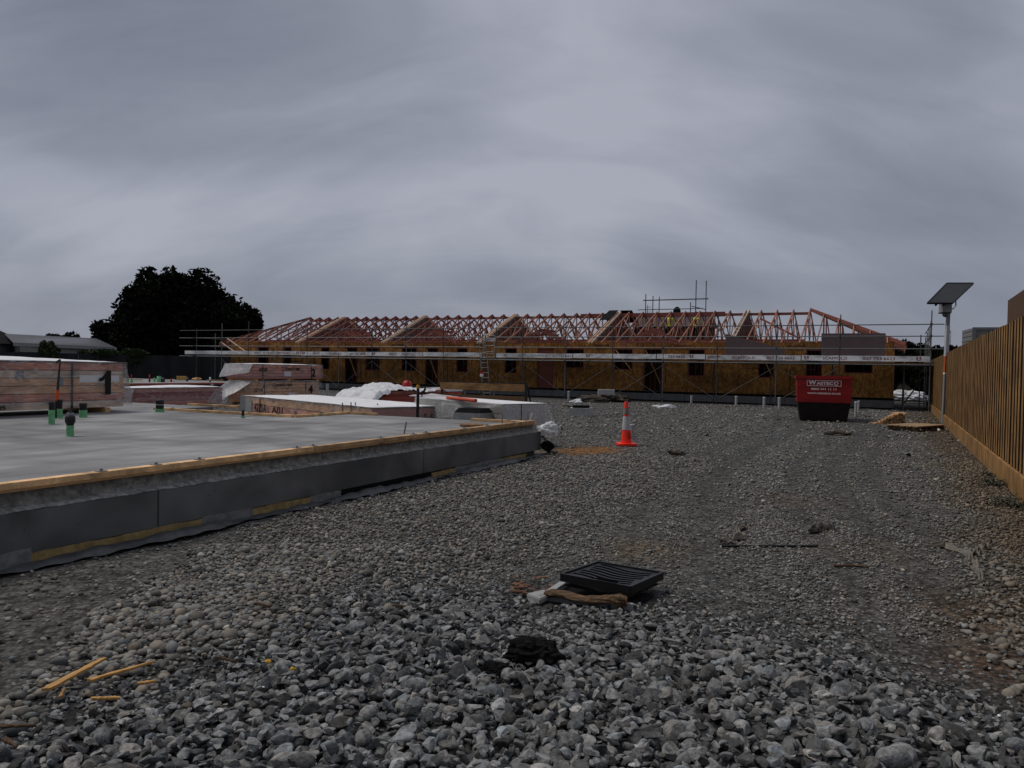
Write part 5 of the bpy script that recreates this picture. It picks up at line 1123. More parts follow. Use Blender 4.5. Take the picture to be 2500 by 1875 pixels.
creep('bushy mound of creeper on the black fence below the grey roof', 82, 150, 2.2, .75, 2600, 71); creep('flat creeper along the black fence under the roof end', 180, 300, 2.15, .35, 2200, 72); creep('creeper along the fence top in front of the big tree', 280, 372, 2.15, .38, 2200, 73); creep('thin creeper trailing down the black fence', 300, 345, 1.6, .65, 500, 74)
# pale house with grey roof
hA, hB, hC, hD = AT(11, 815, 62), AT(236, 827, 72), AT(33, 837, 58), AT(285, 849, 70)
ph = thing('pale_house', 'pale low house with a grey corrugated roof at the far left', 'house', (hC.x, hC.y, 0)); PO = (hC.x, hC.y, 0)
f = MB(PO); back = (hA-hC)*2; f.add([hC, hD, hB, hA, hC+Vector((0, 0, -.03)), hD+Vector((0, 0, -.03)), hB+Vector((0, 0, -.06)), hA+Vector((0, 0, -.06))], [(0, 1, 2, 3), (7, 6, 5, 4), (0, 4, 5, 1), (1, 5, 6, 2), (2, 6, 7, 3), (3, 7, 4, 0)])
hE, hF = hC+(hA-hC)*2, hD+(hB-hD)*2; hE.z = hC.z; hF.z = hD.z; f.add([hA, hB, hF, hE], [(0, 1, 2, 3)]); rf = f.build('roof', roof_g, ph)
f = MB(PO)
for k in range(1, 60):
    q = k/60; f.bar(hC.lerp(hD, q)+Vector((0, 0, .02)), hA.lerp(hB, q)+Vector((0, 0, .02)), .05, .03)
f.build('roof_rib', roof_g, rf)
f = MB(PO); f.bar(hC+Vector((0, -.02, -.13)), hD+Vector((0, -.02, -.13)), .04, .2); f.build('gutter', fascia_w, ph)
f = MB(PO); w0, w1 = hC+Vector((.1, .6, 0)), hD+Vector((-.5, .5, 0)); f.quadbox([(w0.x, w0.y), (w1.x, w1.y), (hF.x-.5, hF.y-.4), (hE.x+.1, hE.y-.4)], 0, 2.7); f.build('wall', wb, ph)
gw = thing('gabled_house', 'dark gabled house wing with weatherboards at the left picture edge', 'house', (hC.x-5.5, hC.y-1.6, 0)); 
f = MB(); f.prism([(-4, 0), (4, 0), (4, 2.75), (0, 4.3), (-4, 2.75)], (1, 0, 0), (0, 0, 1), (0, 0, 0), (0, 6, 0)); f.build('wall', wb_d, gw)
f = MB(); z_ = .2
while z_ < 2.8: f.add([(-4, -.001, z_), (4, -.001, z_), (4, -.03, z_), (-4, -.03, z_), (-4, -.001, z_+.17), (4, -.001, z_+.17)], [(3, 2, 5, 4), (0, 1, 2, 3)]); z_ += .18
f.build('weatherboard', wb_d, gw)
f = MB()
for s_ in (-1, 1): f.bar((s_*4.25, 2.8, 2.7), (0, 2.8, 4.42), 6.6, .06, (0, 0, 1))
f.build('roof', dark_roof, gw)
f = MB()
for s_ in (-1, 1): f.bar((s_*4.25, -.4, 2.62), (0, -.4, 4.33), .04, .2, (0, 1, 0))
f.build('barge_board', fascia_w, gw)
# far slab with its small pipes
fs_ = thing('far_slab', 'second concrete slab far off in front of the black fence', 'slab', S(-37.5, 28), RZ); FSO = (-37.5, 28, 0)
f = MB(FSO); f.box(-45, -32.55, 20, 33.5, .0, .45); f.build('slab_top', concrete, fs_)
f = MB(FSO); f.box(-32.54, -32.5, 20, 33.5, .39, .47); f.build('edge_timber', redw, fs_); f = MB(FSO); f.box(-32.54, -32.50, 20, 33.5, .06, .388); f.build('edge_panel', shade, fs_)
def small(px, pyb, h, r, cols, label, cat='pipe', nm='slab_pipe', grp='small pipes on the far slab'):
    b0 = G(px, pyb, .45); t_ = thing(nm, label, cat, b0, 0, grp); z_ = 0
    for m_, fr2, rr, pn in cols: f = MB(); f.lathe((0, 0, z_), [(r*rr, 0), (r*rr, h*fr2*.97), (r*rr*.8, h*fr2)], 10); f.build(pn, m_, t_); z_ += h*fr2
    return t_
sg = [(green, .55, 1, 'pipe_sleeve'), (black, .45, .9, 'pipe_cap')]; rdm = mat('red_tape', (.36, .02, .015), .5)
small(312, 933, .30, .06, sg, 'leftmost small green pipe on the far slab'); small(321, 934, .40, .07, [(green, .38, 1, 'pipe_sleeve'), (rdm, .62, .4, 'pipe_rod')], 'green pipe with a red rod on the far slab')
small(365, 933, .40, .045, [(black, .45, 1, 'pipe_base'), (rdm, .55, .8, 'pipe_rod')], 'lone red topped rod on the far slab'); small(377, 933, .22, .05, [(green, 1, 1, 'pipe_sleeve')], 'thin plain green pipe on the far slab')
small(388, 933, .34, .11, [(green, .9, 1, 'pipe_sleeve'), (black, .1, .8, 'pipe_cap')], 'fattest green pipe on the far slab'); small(397, 933, .24, .12, [(black, .8, 1, 'pipe_base'), (greyband, .2, .5, 'pipe_cap')], 'squat black fitting beside the fattest green pipe')
small(418, 933, .18, .05, [(rdm, 1, 1, 'pipe_rod')], 'short red pipe stub on the far slab'); small(424, 933, .22, .05, [(white_sheet, .7, 1, 'pipe_sleeve'), (black, .3, .9, 'pipe_cap')], 'white and black pipe stub on the far slab')
small(457, 931, .22, .06, [(black, .7, 1, 'pipe_base'), (greyband, .3, .8, 'pipe_cap')], 'black stub right of the yellow crate on the far slab'); small(513, 933, .28, .05, [(black, .4, 1, 'pipe_base'), (white_sheet, .6, .9, 'pipe_cap')], 'pale topped stub near the right end of the far slab')
b0 = G(443, 928, .45); cr2 = thing('crate', 'yellow brown crate sitting on the far slab', 'crate', b0, .1)
f = MB(); f.box(-.24, .24, -.15, .15, 0, .22); f.build('crate_body', yellow, cr2, bevel=.01); f = MB(); f.box(-.25, .25, -.16, .16, .10, .125); f.box(-.26, .26, -.17, .17, .20, .24); f.build('crate_slat', pine, cr2)
b0 = G(480, 929, .45); o = crumple('offcut_heap', b0+Vector((0, 0, .05)), (.26, .2, .11), pine, 81, 'low heap of brown offcuts on the far slab', 'heap', n=2, amp=.4)
for px, py_, w_, lb in ((330, 928, .8, 'pine strip lying on the far slab, left one'), (525, 929, 1.0, 'pine strip lying on the far slab, right one')):
    b0 = G(px, py_, .45); f = MB(); f.box(-w_/2, w_/2, -.05, .05, 0, .05); o = f.build('timber_strip', pine, None, loc=b0, rz=.1); tag(o, lb, 'timber strip', 'pine strips on the far slab')
for px, pt, pb_, lb in ((477, 941, 952, 'short white pipe behind the low pink pack'), (518, 937, 952, 'taller white pipe behind the low pink pack, near the stacked pair'), (799, 937, 965, 'white pipe right of the pack marked 4')):
    b0 = AT(px, pb_, 30); zt = AT(px, pt, 30).z; b0.z = 0; f = MB(); f.tube((0, 0, 0), (0, 0, zt), .055, n=12); o = f.build('pipe_stub', pvc_w, None, loc=b0); tag(o, lb, 'pipe', 'white pipes by the packs')
# ================================================================= SKIP BIN
c0, c1 = G(1953, 1028.5), G(2068, 1030.5)
YB_ = 24.6; bc0 = AT(1953, 1030, YB_); bc1 = AT(2068, 1031, YB_-.45); dvb = bc1-bc0; dvb.z = 0; ab = math.atan2(dvb.y, dvb.x)
skip = thing('skip_bin', 'red waste skip with a black tapered base standing on the gravel', 'skip', ((bc0+bc1)/2).to_2d().to_3d(), ab)
hb_ = dvb.length/2; ht_ = hb_*1.155; LB = 2.0; ZM, ZTB = .60, 1.43
f = MB(); q = lambda h, y0, y1, z: [(-h, y0, z), (h, y0, z), (h, y1, z), (-h, y1, z)]
f.add(q(hb_, 0, LB-.5, .02)+q(hb_*1.12, -.10, LB, ZM), [(3, 2, 1, 0), (4, 5, 6, 7), (0, 1, 5, 4), (1, 2, 6, 5), (2, 3, 7, 6), (3, 0, 4, 7)]); f.build('lower_body', bin_black, skip, bevel=.012)
f = MB(); T_ = q(ht_, -.12, LB+.02, ZM)+q(ht_*1.01, -.13, LB+.03, ZTB); I_ = q(ht_-.04, -.08, LB-.02, ZTB)+q(ht_-.05, -.07, LB-.03, ZM+.1)
f.add(T_+I_, [(3, 2, 1, 0), (0, 1, 5, 4), (1, 2, 6, 5), (2, 3, 7, 6), (3, 0, 4, 7), (4, 5, 9, 8), (5, 6, 10, 9), (6, 7, 11, 10), (7, 4, 8, 11), (8, 9, 13, 12), (9, 10, 14, 13), (10, 11, 15, 14), (11, 8, 12, 15), (12, 13, 14, 15)]); bd = f.build('upper_body', red_paint, skip, bevel=.008)
f = MB()
for a, b_ in (((-ht_-.02, -.16), (ht_+.02, -.10)), ((-ht_-.02, LB-.02), (ht_+.02, LB+.06)), ((-ht_-.05, -.16), (-ht_+.01, LB+.06)), ((ht_-.01, -.16), (ht_+.05, LB+.06))): f.box(a[0], b_[0], a[1], b_[1], ZTB-.09, ZTB+.012)
f.build('rim', red_paint, skip, bevel=.01)
f = MB()
for s_ in (-1, 1): f.tube((s_*(ht_), .5, .78), (s_*(ht_+.09), .5, .78), .035, n=10); f.tube((s_*(ht_), LB-.5, .78), (s_*(ht_+.09), LB-.5, .78), .035, n=10)
f.build('lifting_lug', black, skip)
yf_ = -.142; kx = (2*ht_)/134.0
f = MB(); X0, X1, Z0, Z1 = -.525*.82*ht_/.86, .57*.82*ht_/.86, 1.185, 1.335
X0, X1 = (1965.5-2009)*kx, (2050-2009)*kx; px2z = lambda y: ZTB-(y-914)*(ZTB-.02)/115.0
Z1, Z0 = px2z(924.2), px2z(939.2); th = .016
f.box(X0, X1, yf_-.002, yf_+.004, Z0, Z0+th); f.box(X0+.26, X1, yf_-.002, yf_+.004, Z1-th, Z1); f.box(X0, X0+.03, yf_-.002, yf_+.004, Z1-th, Z1); f.box(X0, X0+th, yf_-.002, yf_+.004, Z0+th, Z1-th); f.box(X1-th, X1, yf_-.002, yf_+.004, Z0+th, Z1-th); f.build('logo_frame', white_paint, bd)
f = MB(); a_, b_ = (1, 0, 0), (0, 0, 1)
write(f, 'W', (X0+.045, yf_-.003, px2z(936)), a_, b_, w=.235, h=.148, weight=.05); write(f, 'ASTEC', ((1989-2009)*kx, yf_-.003, px2z(936)), a_, b_, w=41.5*kx, h=.102, weight=.045)
oc = ((2037.5-2009)*kx, px2z(932)); ro, ri = .066, .036
for k in range(3):
    t0 = k*2.094+.25; ps = [t0+1.35*i/6 for i in range(7)]
    ring = [(oc[0]+ro*math.cos(p), oc[1]+ro*math.sin(p)) for p in ps]+[(oc[0]+ri*math.cos(p), oc[1]+ri*math.sin(p)) for p in ps[::-1]]
    f.add([(x, yf_-.003, z) for x, z in ring], [tuple(range(len(ring)))])
    te = t0-.42; f.add([(oc[0]+r_*math.cos(p), yf_-.003, oc[1]+r_*math.sin(p)) for r_, p in ((ro*1.22, t0), (ri*.7, t0), ((ro+ri)/2, te-.1))], [(0, 1, 2)])
write(f, '0800 341 11 11', ((1976-2009)*kx, yf_-.003, px2z(949.5)), a_, b_, w=62*kx, h=5.6*(ZTB-.02)/115, weight=.035)
write(f, 'www.wasteco.co.nz', ((1967-2009)*kx, yf_-.003, px2z(960)), a_, b_, w=82*kx, h=5.4*(ZTB-.02)/115, weight=.03); f.build('lettering', white_paint, bd)
# ================================================================= CONE AND SMALL THINGS ON THE GRAVEL
cb = G(1529, 1088); sc = cb.y/FPX; hC_ = (1088-980)*sc
cone = thing('traffic_cone', 'orange and white traffic cone with a dirty grey upper band', 'cone', cb, .15)
def zc(py): return (1088-py)*sc
def rc(z): return .108-(.108-.034)*((z-.05)/(hC_-.05))
f = MB(); bs = .18
poly = [(-bs, -bs+.05), (-bs+.05, -bs), (bs-.05, -bs), (bs, -bs+.05), (bs, bs-.05), (bs-.05, bs), (-bs+.05, bs), (-bs, bs-.05)]
f.prism(poly, (1, 0, 0), (0, 1, 0), (0, 0, .008), (0, 0, .045)); f.build('base', orange, cone, bevel=.008)
lean = -.012
def cseg(nm, z0, z1, m_, extra=0): f = MB(); n_ = 4; f.lathe((lean*(z0+z1), 0, 0), [(rc(z0+(z1-z0)*k/n_)+extra, z0+(z1-z0)*k/n_) for k in range(n_+1)], 28); return f.build(nm, m_, cone)
zs = [.05, zc(1049), zc(1015.5), zc(1011.5), zc(995.5), hC_]
lo = cseg('lower_cone', zs[0], zs[1], orange); cseg('white_collar', zs[1], zs[2], reflect, .002); cseg('middle_ring', zs[2], zs[3], orange); cseg('grey_collar', zs[3], zs[4], reflect_g, .002); cseg('tip', zs[4], zs[5], orange)
f = MB()
for x0, z0, x1, z1 in ((-.02, .30, .0, .34), (.0, .34, .02, .29), (-.02, .30, -.025, .22), (-.02, .22, .04, .21), (.0, .27, .05, .25), (.02, .31, .055, .24), (-.01, .25, .03, .23), (.035, .22, .06, .20)):
    f.bar((x0+.02, -rc(z0)-.004, z0*.9-.04), (x1+.02, -rc(z1)-.004, z1*.9-.04), .004, .007, (0, 1, 0))
f.build('scribble', black_ink, lo)
f = MB(); f.bar((-.055, -rc(.6)+.005, .62), (-.035, -rc(.6)-.006, .66), .004, .014, (0, 1, 0)); f.bar((-.035, -rc(.6)-.006, .66), (-.03, -rc(.55)-.004, .57), .004, .014, (0, 1, 0)); f.build('scuff_mark', fascia, cone)
b0 = G(1547, 1078); hP = (1078-1040)*b0.y/FPX; gp = thing('pipe_stub', 'grey capped pipe stub standing just behind the cone', 'pipe', b0+Vector((.02, .35, 0)))
f = MB(); f.lathe((0, 0, 0), [(.048, 0), (.048, hP*1.0-.02)], 20); f.build('pipe', pvc, gp); f = MB(); f.lathe((0, 0, hP-.03), [(.055, 0), (.056, .03), (.052, .042), (.01, .044)], 20); f.build('pipe_cap', pvc, gp)
for px, pb_, pt, w_, lb in ((1388, 977, 955, 5, 'white pipe stub left of the loose concrete block by the house'), (1688, 985, 966, 5.5, 'white pipe stub below the middle of the scaffold, right of the white scraps'), (1797, 992, 967, 6, 'white pipe stub midway between the white scraps and the skip'),
                          (1865, 997, 969, 6, 'farther left of the two white pipe stubs left of the skip'), (1902, 998, 970, 6.5, 'white pipe stub nearest the left side of the skip'), (2089, 1017, 980, 6.5, 'taller front white pipe stub at the right side of the skip'), (2095.5, 1006, 978, 5, 'rear white pipe stub at the right side of the skip')):
    b0 = G(px, pb_); s_ = b0.y/FPX; t_ = thing('pipe_stub', lb, 'pipe', b0, 0, 'white pipe stubs along the house')
    h_, r_ = (pb_-pt)*s_, w_*s_/2; f = MB(); f.lathe((0, 0, 0), [(r_, 0), (r_, h_*.93)], 16); f.build('pipe', pvc_w, t_); f = MB(); f.lathe((0, 0, h_*.9), [(r_*1.12, 0), (r_*1.12, h_*.08), (r_*.2, h_*.1)], 16); f.build('pipe_cap', pvc_w, t_)
# concrete catch pits / blocks
b0 = G(1391, 1017); s_ = b0.y/FPX; bk = thing('concrete_pit', 'pale concrete pit riser with a dark lid on the gravel left of the cone', 'pit', b0, .06); w_, h_ = 47*s_, 21*s_
f = MB(); f.quadbox([(0, 0), (w_, -.02), (w_+.22, .55), (.1, .6)], 0, h_); f.build('riser_body', conc_block, bk, bevel=.012); f = MB(); f.quadbox([(.09, .06), (w_-.0, .05), (w_+.1, .48), (.16, .52)], h_+.002, h_+.075); f.build('lid', blackm, bk, bevel=.01)
b0 = G(1459, 981); yy = b0.y+.2; z0, z1 = AT(1460, 967, yy).z, AT(1460, 951, yy).z; s_ = yy/FPX
md = crumple('earth_mound', AT(1482, 972, yy)+Vector((0, .2, -.08)), (1.05, .7, .26), earth, 92, 'low mound of dark soil and rubble by the house base', 'mound', n=4, amp=.35, flat=.3)
md = crumple('earth_mound', AT(1442, 985, yy-1)*Vector((1, 1, 0)), (.8, .4, .2), earth, 94, 'smaller spill of dark soil left of the mound', 'mound', n=3, amp=.35, flat=.3); md.location.z = .05
f = MB(); f.box(-20*s_, 20*s_, -.25, .25, 0, z1-z0); o = f.build('concrete_block', conc_block, None, bevel=.015, loc=AT(1480, 967, yy), rz=-.06); tag(o, 'pale concrete block lying on the dark soil mound', 'block')
# white scraps of plastic and paper on the gravel
for px, pw, sz, sd_, lb in ((1630, 997, (.32, .16, .12), 102, 'white crumpled plastic scrap on the gravel below the scaffold, larger right piece'), (1606, 995, (.22, .12, .07), 104, 'smaller white plastic scrap left of the larger one'), (1408, 984, (.26, .16, .13), 106, 'white and dark crumpled sack behind the concrete pit'), (1778, 996, (.16, .1, .08), 108, 'small grey crumpled scrap on the gravel left of the skip'), (1379, 994, (.2, .12, .09), 110, 'grey crumpled scrap left of the concrete pit')):
    b0 = G(px, pw); o = crumple('plastic_scrap', b0+Vector((0, 0, .03)), sz, tarp if sd_ < 108 else rag_m, sd_, lb, 'scrap', n=2, amp=.45, flat=.3, group='scraps on the gravel')
# stepped pile of offcuts by the fence and the pallet
sp0 = G(2136, 1036); s_ = sp0.y/FPX; rz_ = .25
cols = [1, 1, 2, 3, 4, 5, 6, 7, 7, 7]
first = None
for ci in range(10):
    for k in range(cols[ci]):
        x = .06+ci*.106; c = sp0+Vector((x*math.cos(.12)+rnd.uniform(-.008, .008), x*math.sin(.12)+.2+rnd.uniform(-.03, .03), .026+k*.052))
        f = MB(); L2 = .20+.04*rnd.random(); f.box(-.045, .045, -L2, L2, -.022, .022)
        o = f.build('timber_offcut', pine_f, None, bevel=.003, loc=c, rz=-.30+rnd.uniform(-.06, .06)+(.25 if k == cols[ci]-1 and ci in (0, 7, 9) else 0))
        if k == cols[ci]-1 and ci < 7: o.rotation_euler.y = rnd.uniform(.05, .3)
        tag(o, 'short pine offcut in the stepped pile on the gravel by the fence', 'offcut', 'offcuts in the stepped pile')
pl0 = G(2242, 1055); pl1 = G(2309, 1050); d_ = pl1-pl0; ap = math.atan2(d_.y, d_.x); LP = d_.length
pal = thing('pallet', 'worn wooden pallet lying on the gravel at the foot of the camera pole', 'pallet', pl0, ap)
for k in range(5): f = MB(); f.box(-.02, LP+.02, .02+k*.17, .15+k*.17, .125, .15); f.build('deck_board', mat('pallet_wood', (.36, .24, .13), .85, .3, 6, (1, 8, 8), .2, 30, objvar=.15), pal)
for q in (.04, .5, .93): f = MB(); f.box(LP*q-.03, LP*q+.05, .02, .84, .03, .124); f.build('block', oldwood, pal)
for k in (0, 4): f = MB(); f.box(0, LP, .02+k*.17, .13+k*.17, .004, .028); f.build('base_board', oldwood, pal)
for px, pw, lb in ((2243, 1052, 'crumpled white paper beside the left end of the pallet'), (2290, 1052, 'crumpled white paper in front of the pallet')):
    o = crumple('paper_scrap', G(px, pw)+Vector((0, -.06, .02)), (.045, .04, .035), white_sheet, 120, lb, 'scrap', n=2, amp=.4, group='white scraps by the pallet')
# ================================================================= FOREGROUND: DRAIN LID, LUMPS, STICKS, RAGS, WEEDS
lz = .115
qA, qB, qC, qD = G(1369.5, 1403, lz+.03), G(1460, 1373, lz+.035), G(1618, 1399.5, lz), G(1539, 1434.5, lz-.01)
ctr = (qA+qB+qC+qD)/4
lid = thing('drain_grate', 'black plastic drain lid with wavy slots lying askew over its pit', 'drain lid', (ctr.x, ctr.y, 0))
def LP_(a, b_, z=0): return (qA.lerp(qD, a)).lerp(qB.lerp(qC, a), b_)-Vector((ctr.x, ctr.y, 0))+Vector((0, 0, z))
nS = 7
def wav(a, k): return .042*math.sin(a*6.28*1.05+.6)
def top_grid(mb, z):
    na = 40; rows = [0, .07]
    for k in range(nS): rows += [.10+k*.116, .10+k*.116+.074]
    rows += [.93, 1.0]
    A = [i/na for i in range(na+1)]; idx = {}
    vs = []; 
    for j, b_ in enumerate(rows):
        for i, a in enumerate(A):
            edge_ = j in (0, 1, len(rows)-1, len(rows)-2); vs.append(tuple(LP_(a, b_+(0 if edge_ else wav(a, 0)*1.4), z)))
    fs = []
    for j in range(len(rows)-1):
        slot = j >= 2 and j % 2 == 0 and j < 2+2*nS
        for i in range(na):
            a = (i+.5)/na
            k = (j-2)//2; a0, a1 = (.07+.012*((k*3) % 5), .93-.012*((k*2) % 5))
            if slot and a0 < a < a1: continue
            fs.append((j*(na+1)+i, j*(na+1)+i+1, (j+1)*(na+1)+i+1, (j+1)*(na+1)+i))
    mb.add(vs, fs)
f = MB(); top_grid(f, 0); o = f.build('grate', black, lid); sdm = o.modifiers.new('thick', 'SOLIDIFY'); sdm.thickness = .022; sdm.offset = -1
f = MB()
for (a0, b0_), (a1, b1_) in (((0, 0), (1, 0)), ((1, 0), (1, 1)), ((1, 1), (0, 1)), ((0, 1), (0, 0))):
    p0, p1 = LP_(a0, b0_), LP_(a1, b1_); f.bar(p0+Vector((0, 0, -.020)), p1+Vector((0, 0, -.020)), .014, .042); f.bar(p0+Vector((0, 0, .004)), p1+Vector((0, 0, .004)), .016, .012)
f.build('frame', black, lid)
f = MB(); f.add([tuple(LP_(a, b_, -.07)) for a, b_ in ((.02, .02), (.98, .02), (.98, .98), (.02, .98))], [(0, 1, 2, 3)]); f.build('underside', blackm, lid)
pit = thing('drain_pit', 'concrete pit rim in the gravel under the black drain lid', 'pit', (ctr.x, ctr.y, 0))
pA, pB, pC, pD = G(1340, 1447, .04), G(1386, 1416, .04), G(1600, 1440, .04), G(1545, 1478, .03)
f = MB(); cc = Vector((ctr.x, ctr.y, 0))
for p, q, w_ in ((pA, pB, .045), (pD, pA, .03)): f.bar(p-cc-Vector((0, 0, .02)), q-cc-Vector((0, 0, .02)), w_, .06)
f.build('rim', conc_dark, pit); f = MB(); f.add([(p-cc)*1.0+Vector((0, 0, .012-p.z)) for p in (pA, pB, pC, pD)], [(0, 1, 2, 3)]); f.build('pit_floor', blackm, pit)
f = MB(); a, b_, c_, d_ = [G(x, y, .035)-cc for x, y in ((1285, 1450), (1325, 1440), (1352, 1446), (1318, 1464))]; f.quadbox([(p.x, p.y) for p in (a, b_, c_, d_)], 0, .038); f.build('rim_corner', conc_dark, pit, bevel=.006)
# weathered log
wl, wr_ = G(1330, 1456, .02), G(1530, 1478, .03); lgt = thing('weathered_log', 'weathered split log with a knobbly right end in front of the drain lid', 'log', wl); dlt = wr_-wl
pts = []; rad = []
for k in range(13):
    q = k/12; pts.append(dlt*q+Vector((0, 0, .022+.006*math.sin(q*9)-.006*(q > .3)*(q < .75)+.0))); rad.append(.031+.004*math.sin(k*1.9)+.003*math.sin(k*3.1)+(.012 if q > .84 else .006 if q > .7 else 0))
rad[-1] *= .7; rad[0] *= .55
def logf(a, b_):
    i = min(11, int(b_*12)); q = b_*12-i; p = pts[i].lerp(pts[i+1], q); r_ = rad[i]*(1-q)+rad[i+1]*q; th_ = a*6.283; r_ *= 1+.12*math.sin(th_*3+b_*5)+.08*math.sin(th_*7+b_*23); d2 = dlt.normalized(); s2 = d2.cross(Vector((0, 0, 1))); return tuple(p+s2*r_*math.cos(th_)*1.25+Vector((0, 0, 1))*r_*math.sin(th_)*.72+s2*.010*math.sin(b_*4.2))
f = MB(); f.grid(logf, 26, 60); f.build('log_wood', oldwood, lgt)
f = MB(); f.prism([(math.cos(k*.63)*rad[-2]*.8, math.sin(k*.63)*rad[-2]*.7) for k in range(10)], (0, 1, 0), (0, 0, 1), tuple(pts[-1]+Vector((-.01, 0, 0))), (.006, 0, 0)); f.build('end_grain', mat('end_grain', (.12, .06, .025), .9, .3, 20), lgt)
for i in range(16):
    p = G(rnd.uniform(1240, 1350), rnd.uniform(1412, 1462), .02); f = MB(); l2 = rnd.uniform(.02, .05); f.box(-l2, l2, -.012, .012, -.003, .004); o = f.build('bark_flake', mat('bark_flake_brown', (.12, .062, .035), .95, .4, 20, objvar=.3), None, loc=p+Vector((0, 0, .012)), rz=rnd.uniform(0, 3)); o.rotation_euler.x = rnd.uniform(-.4, .4)
    tag(o, 'brown bark flake on the stones left of the drain pit', 'bark flake', 'bark flakes by the drain pit')
# black lumps sunk in the stones
b0 = G(1298, 1622); o = crumple('tar_lump', b0+Vector((0, .02, .035)), (.15, .095, .085), blackm, 131, 'large jet black crumbly lump lying in the coarse stones', 'lump', n=4, amp=.22, flat=.4, rz=-.15)
b0 = G(1205, 1652); o = crumple('tar_lump', b0+Vector((0, 0, .015)), (.085, .05, .045), blackm, 133, 'small black crumbly lump left of the large one', 'lump', n=4, amp=.3, flat=.4)
# splintered sticks bottom left
def stick(p0, p1, w_, label, z=.045, taper=.6, seed=0, m_=None):
    a, b_ = G(*p0, z), G(*p1, z+.01); c = (a+b_)/2; d_ = b_-a; L3 = d_.length; rg = random.Random(seed); f = MB(); n_ = 14
    up_e = [(-L3/2+L3*k/n_, w_/2*(1-(1-taper)*k/n_)+rg.uniform(-.003, .003)) for k in range(n_+1)]; lo_e = [(x, -y+rg.uniform(-.003, .003)) for x, y in up_e[::-1]]
    lo_e[0] = (L3/2+.015, lo_e[0][1]); up_e[0] = (-L3/2-.012, up_e[0][1])
    f.prism(up_e+lo_e, (1, 0, 0), (0, 1, 0), (0, 0, -.005), (0, 0, .011)); o = f.build('wood_splinter', m_ or splint, None, bevel=.0015, loc=c, rz=math.atan2(d_.y, d_.x)); o.rotation_euler.y = -math.asin(max(-1, min(1, d_.z/L3))); o.rotation_euler.x = rg.uniform(-.15, .15)
    return tag(o, label, 'wood splinter', 'wood splinters in the bottom left')
stick((115, 1682), (250, 1610), .040, 'longest split pine stick, lower left one of the crossing pair', .075, .75, 1); stick((222, 1660), (372, 1617), .032, 'pointed split pine stick right of the longest one', .075, .4, 2)
stick((225, 1706), (288, 1704), .018, 'short orange splinter below the two long sticks', .065, .7, 3); stick((340, 1669), (376, 1664), .022, 'short stubby splinter right of the two long sticks', .07, .8, 4)
stick((-10, 1774), (82, 1771), .016, 'thin brown splinter at the left picture edge', .05, .5, 5, oldwood); stick((526, 1605), (575, 1614), .012, 'thin brown twig left of the yellow crumbs', .05, .6, 6, oldwood); stick((10, 1804), (40, 1822), .022, 'broad brown chip near the bottom left corner', .06, .6, 7, oldwood)
stick((625, 1472), (660, 1479), .03, 'flat brown bark piece at the edge of the coarse stones', .045, .7, 8, oldwood); stick((962, 1478), (992, 1480), .022, 'red brown bark piece above the yellow crumb', .045, .8, 9, oldwood); stick((148, 1700), (156, 1685), .012, 'tiny splinter under the longest stick', .05, .5, 10)
for i, (px, pw) in enumerate(((655, 1616), (690, 1622), (959, 1508), (715, 1635))):
    o = crumple('foam_crumb', G(px, pw, .045), (.014, .011, .012), mat('yellow_foam_bright', (.62, .36, .05), .8, .2, 20), 141+i, ['left one of two neighbouring yellow foam crumbs', 'right one of two neighbouring yellow foam crumbs', 'lone yellow foam crumb left of the drain pit', 'dull yellow foam crumb below the neighbouring pair'][i], 'foam crumb', n=2, amp=.3, group='yellow foam crumbs')
# black rod, rags, twig
a, b_ = G(1762, 1333, .012), G(1996, 1333, .012); f = MB(); f.tube((0, 0, 0), b_-a, .0105, n=12); o = f.build('black_rod', black, None, loc=a); tag(o, 'straight thin black rod lying across the gravel', 'rod')
def rag(label, pts, wd_, m_, seed):
    P3 = [G(x, y, .012) for x, y in pts]; c = P3[0]; rg = np.random.default_rng(seed); ph_ = rg.uniform(0, 6, 6)
    def fn(a, b_):
        q = a*(len(P3)-1); i = min(len(P3)-2, int(q)); p = P3[i].lerp(P3[i+1], q-i)-c; d_ = (P3[i+1]-P3[i]).normalized(); s_ = Vector((-d_.y, d_.x, 0)); w_ = wd_*(.35+.65*math.sin(min(1, a*1.02)*3.14)**.6)*(.8+.3*math.sin(a*17+ph_[0])); bb = b_*2-1
        return tuple(p+s_*bb*w_+Vector((0, 0, max(.002, .026*(1-bb*bb)*(1+.7*math.sin(a*19+ph_[1]))+.011*math.sin(a*31+bb*6+ph_[2])+.008*math.sin(bb*11+a*9)))))
    f = MB(); f.grid(fn, 60, 16); o = f.build('rag', m_, None, loc=c); return tag(o, label, 'rag', 'muddy rags on the driveway')
rag('twisted muddy rag touching the left end of the black rod', [(1762, 1330), (1785, 1320), (1808, 1312), (1800, 1296), (1812, 1286), (1822, 1284)], .055, rag_m, 3)
rag('dark crumpled rag right of the black rod end', [(1975, 1299), (1998, 1294), (2018, 1288), (2038, 1294)], .06, rag_d, 5)
rag('long flat muddy cloth strip on the right side pebbles', [(2260, 1337), (2310, 1336), (2350, 1348), (2370, 1362), (2375, 1385), (2395, 1410), (2405, 1432)], .05, rag_m, 7)
rag('short arm of muddy cloth above the long cloth strip', [(2378, 1360), (2392, 1346), (2420, 1330)], .045, rag_m, 9)
a, b_ = G(2036, 1381, .012), G(2120, 1384, .012); f = MB(); f.path([(0, 0, 0), (b_-a)*.5+Vector((0, 0, .006)), b_-a], [.011, .010, .007], 7); o = f.build('twig', oldwood, None, loc=a); tag(o, 'brown twig lying below the dark rag', 'twig')
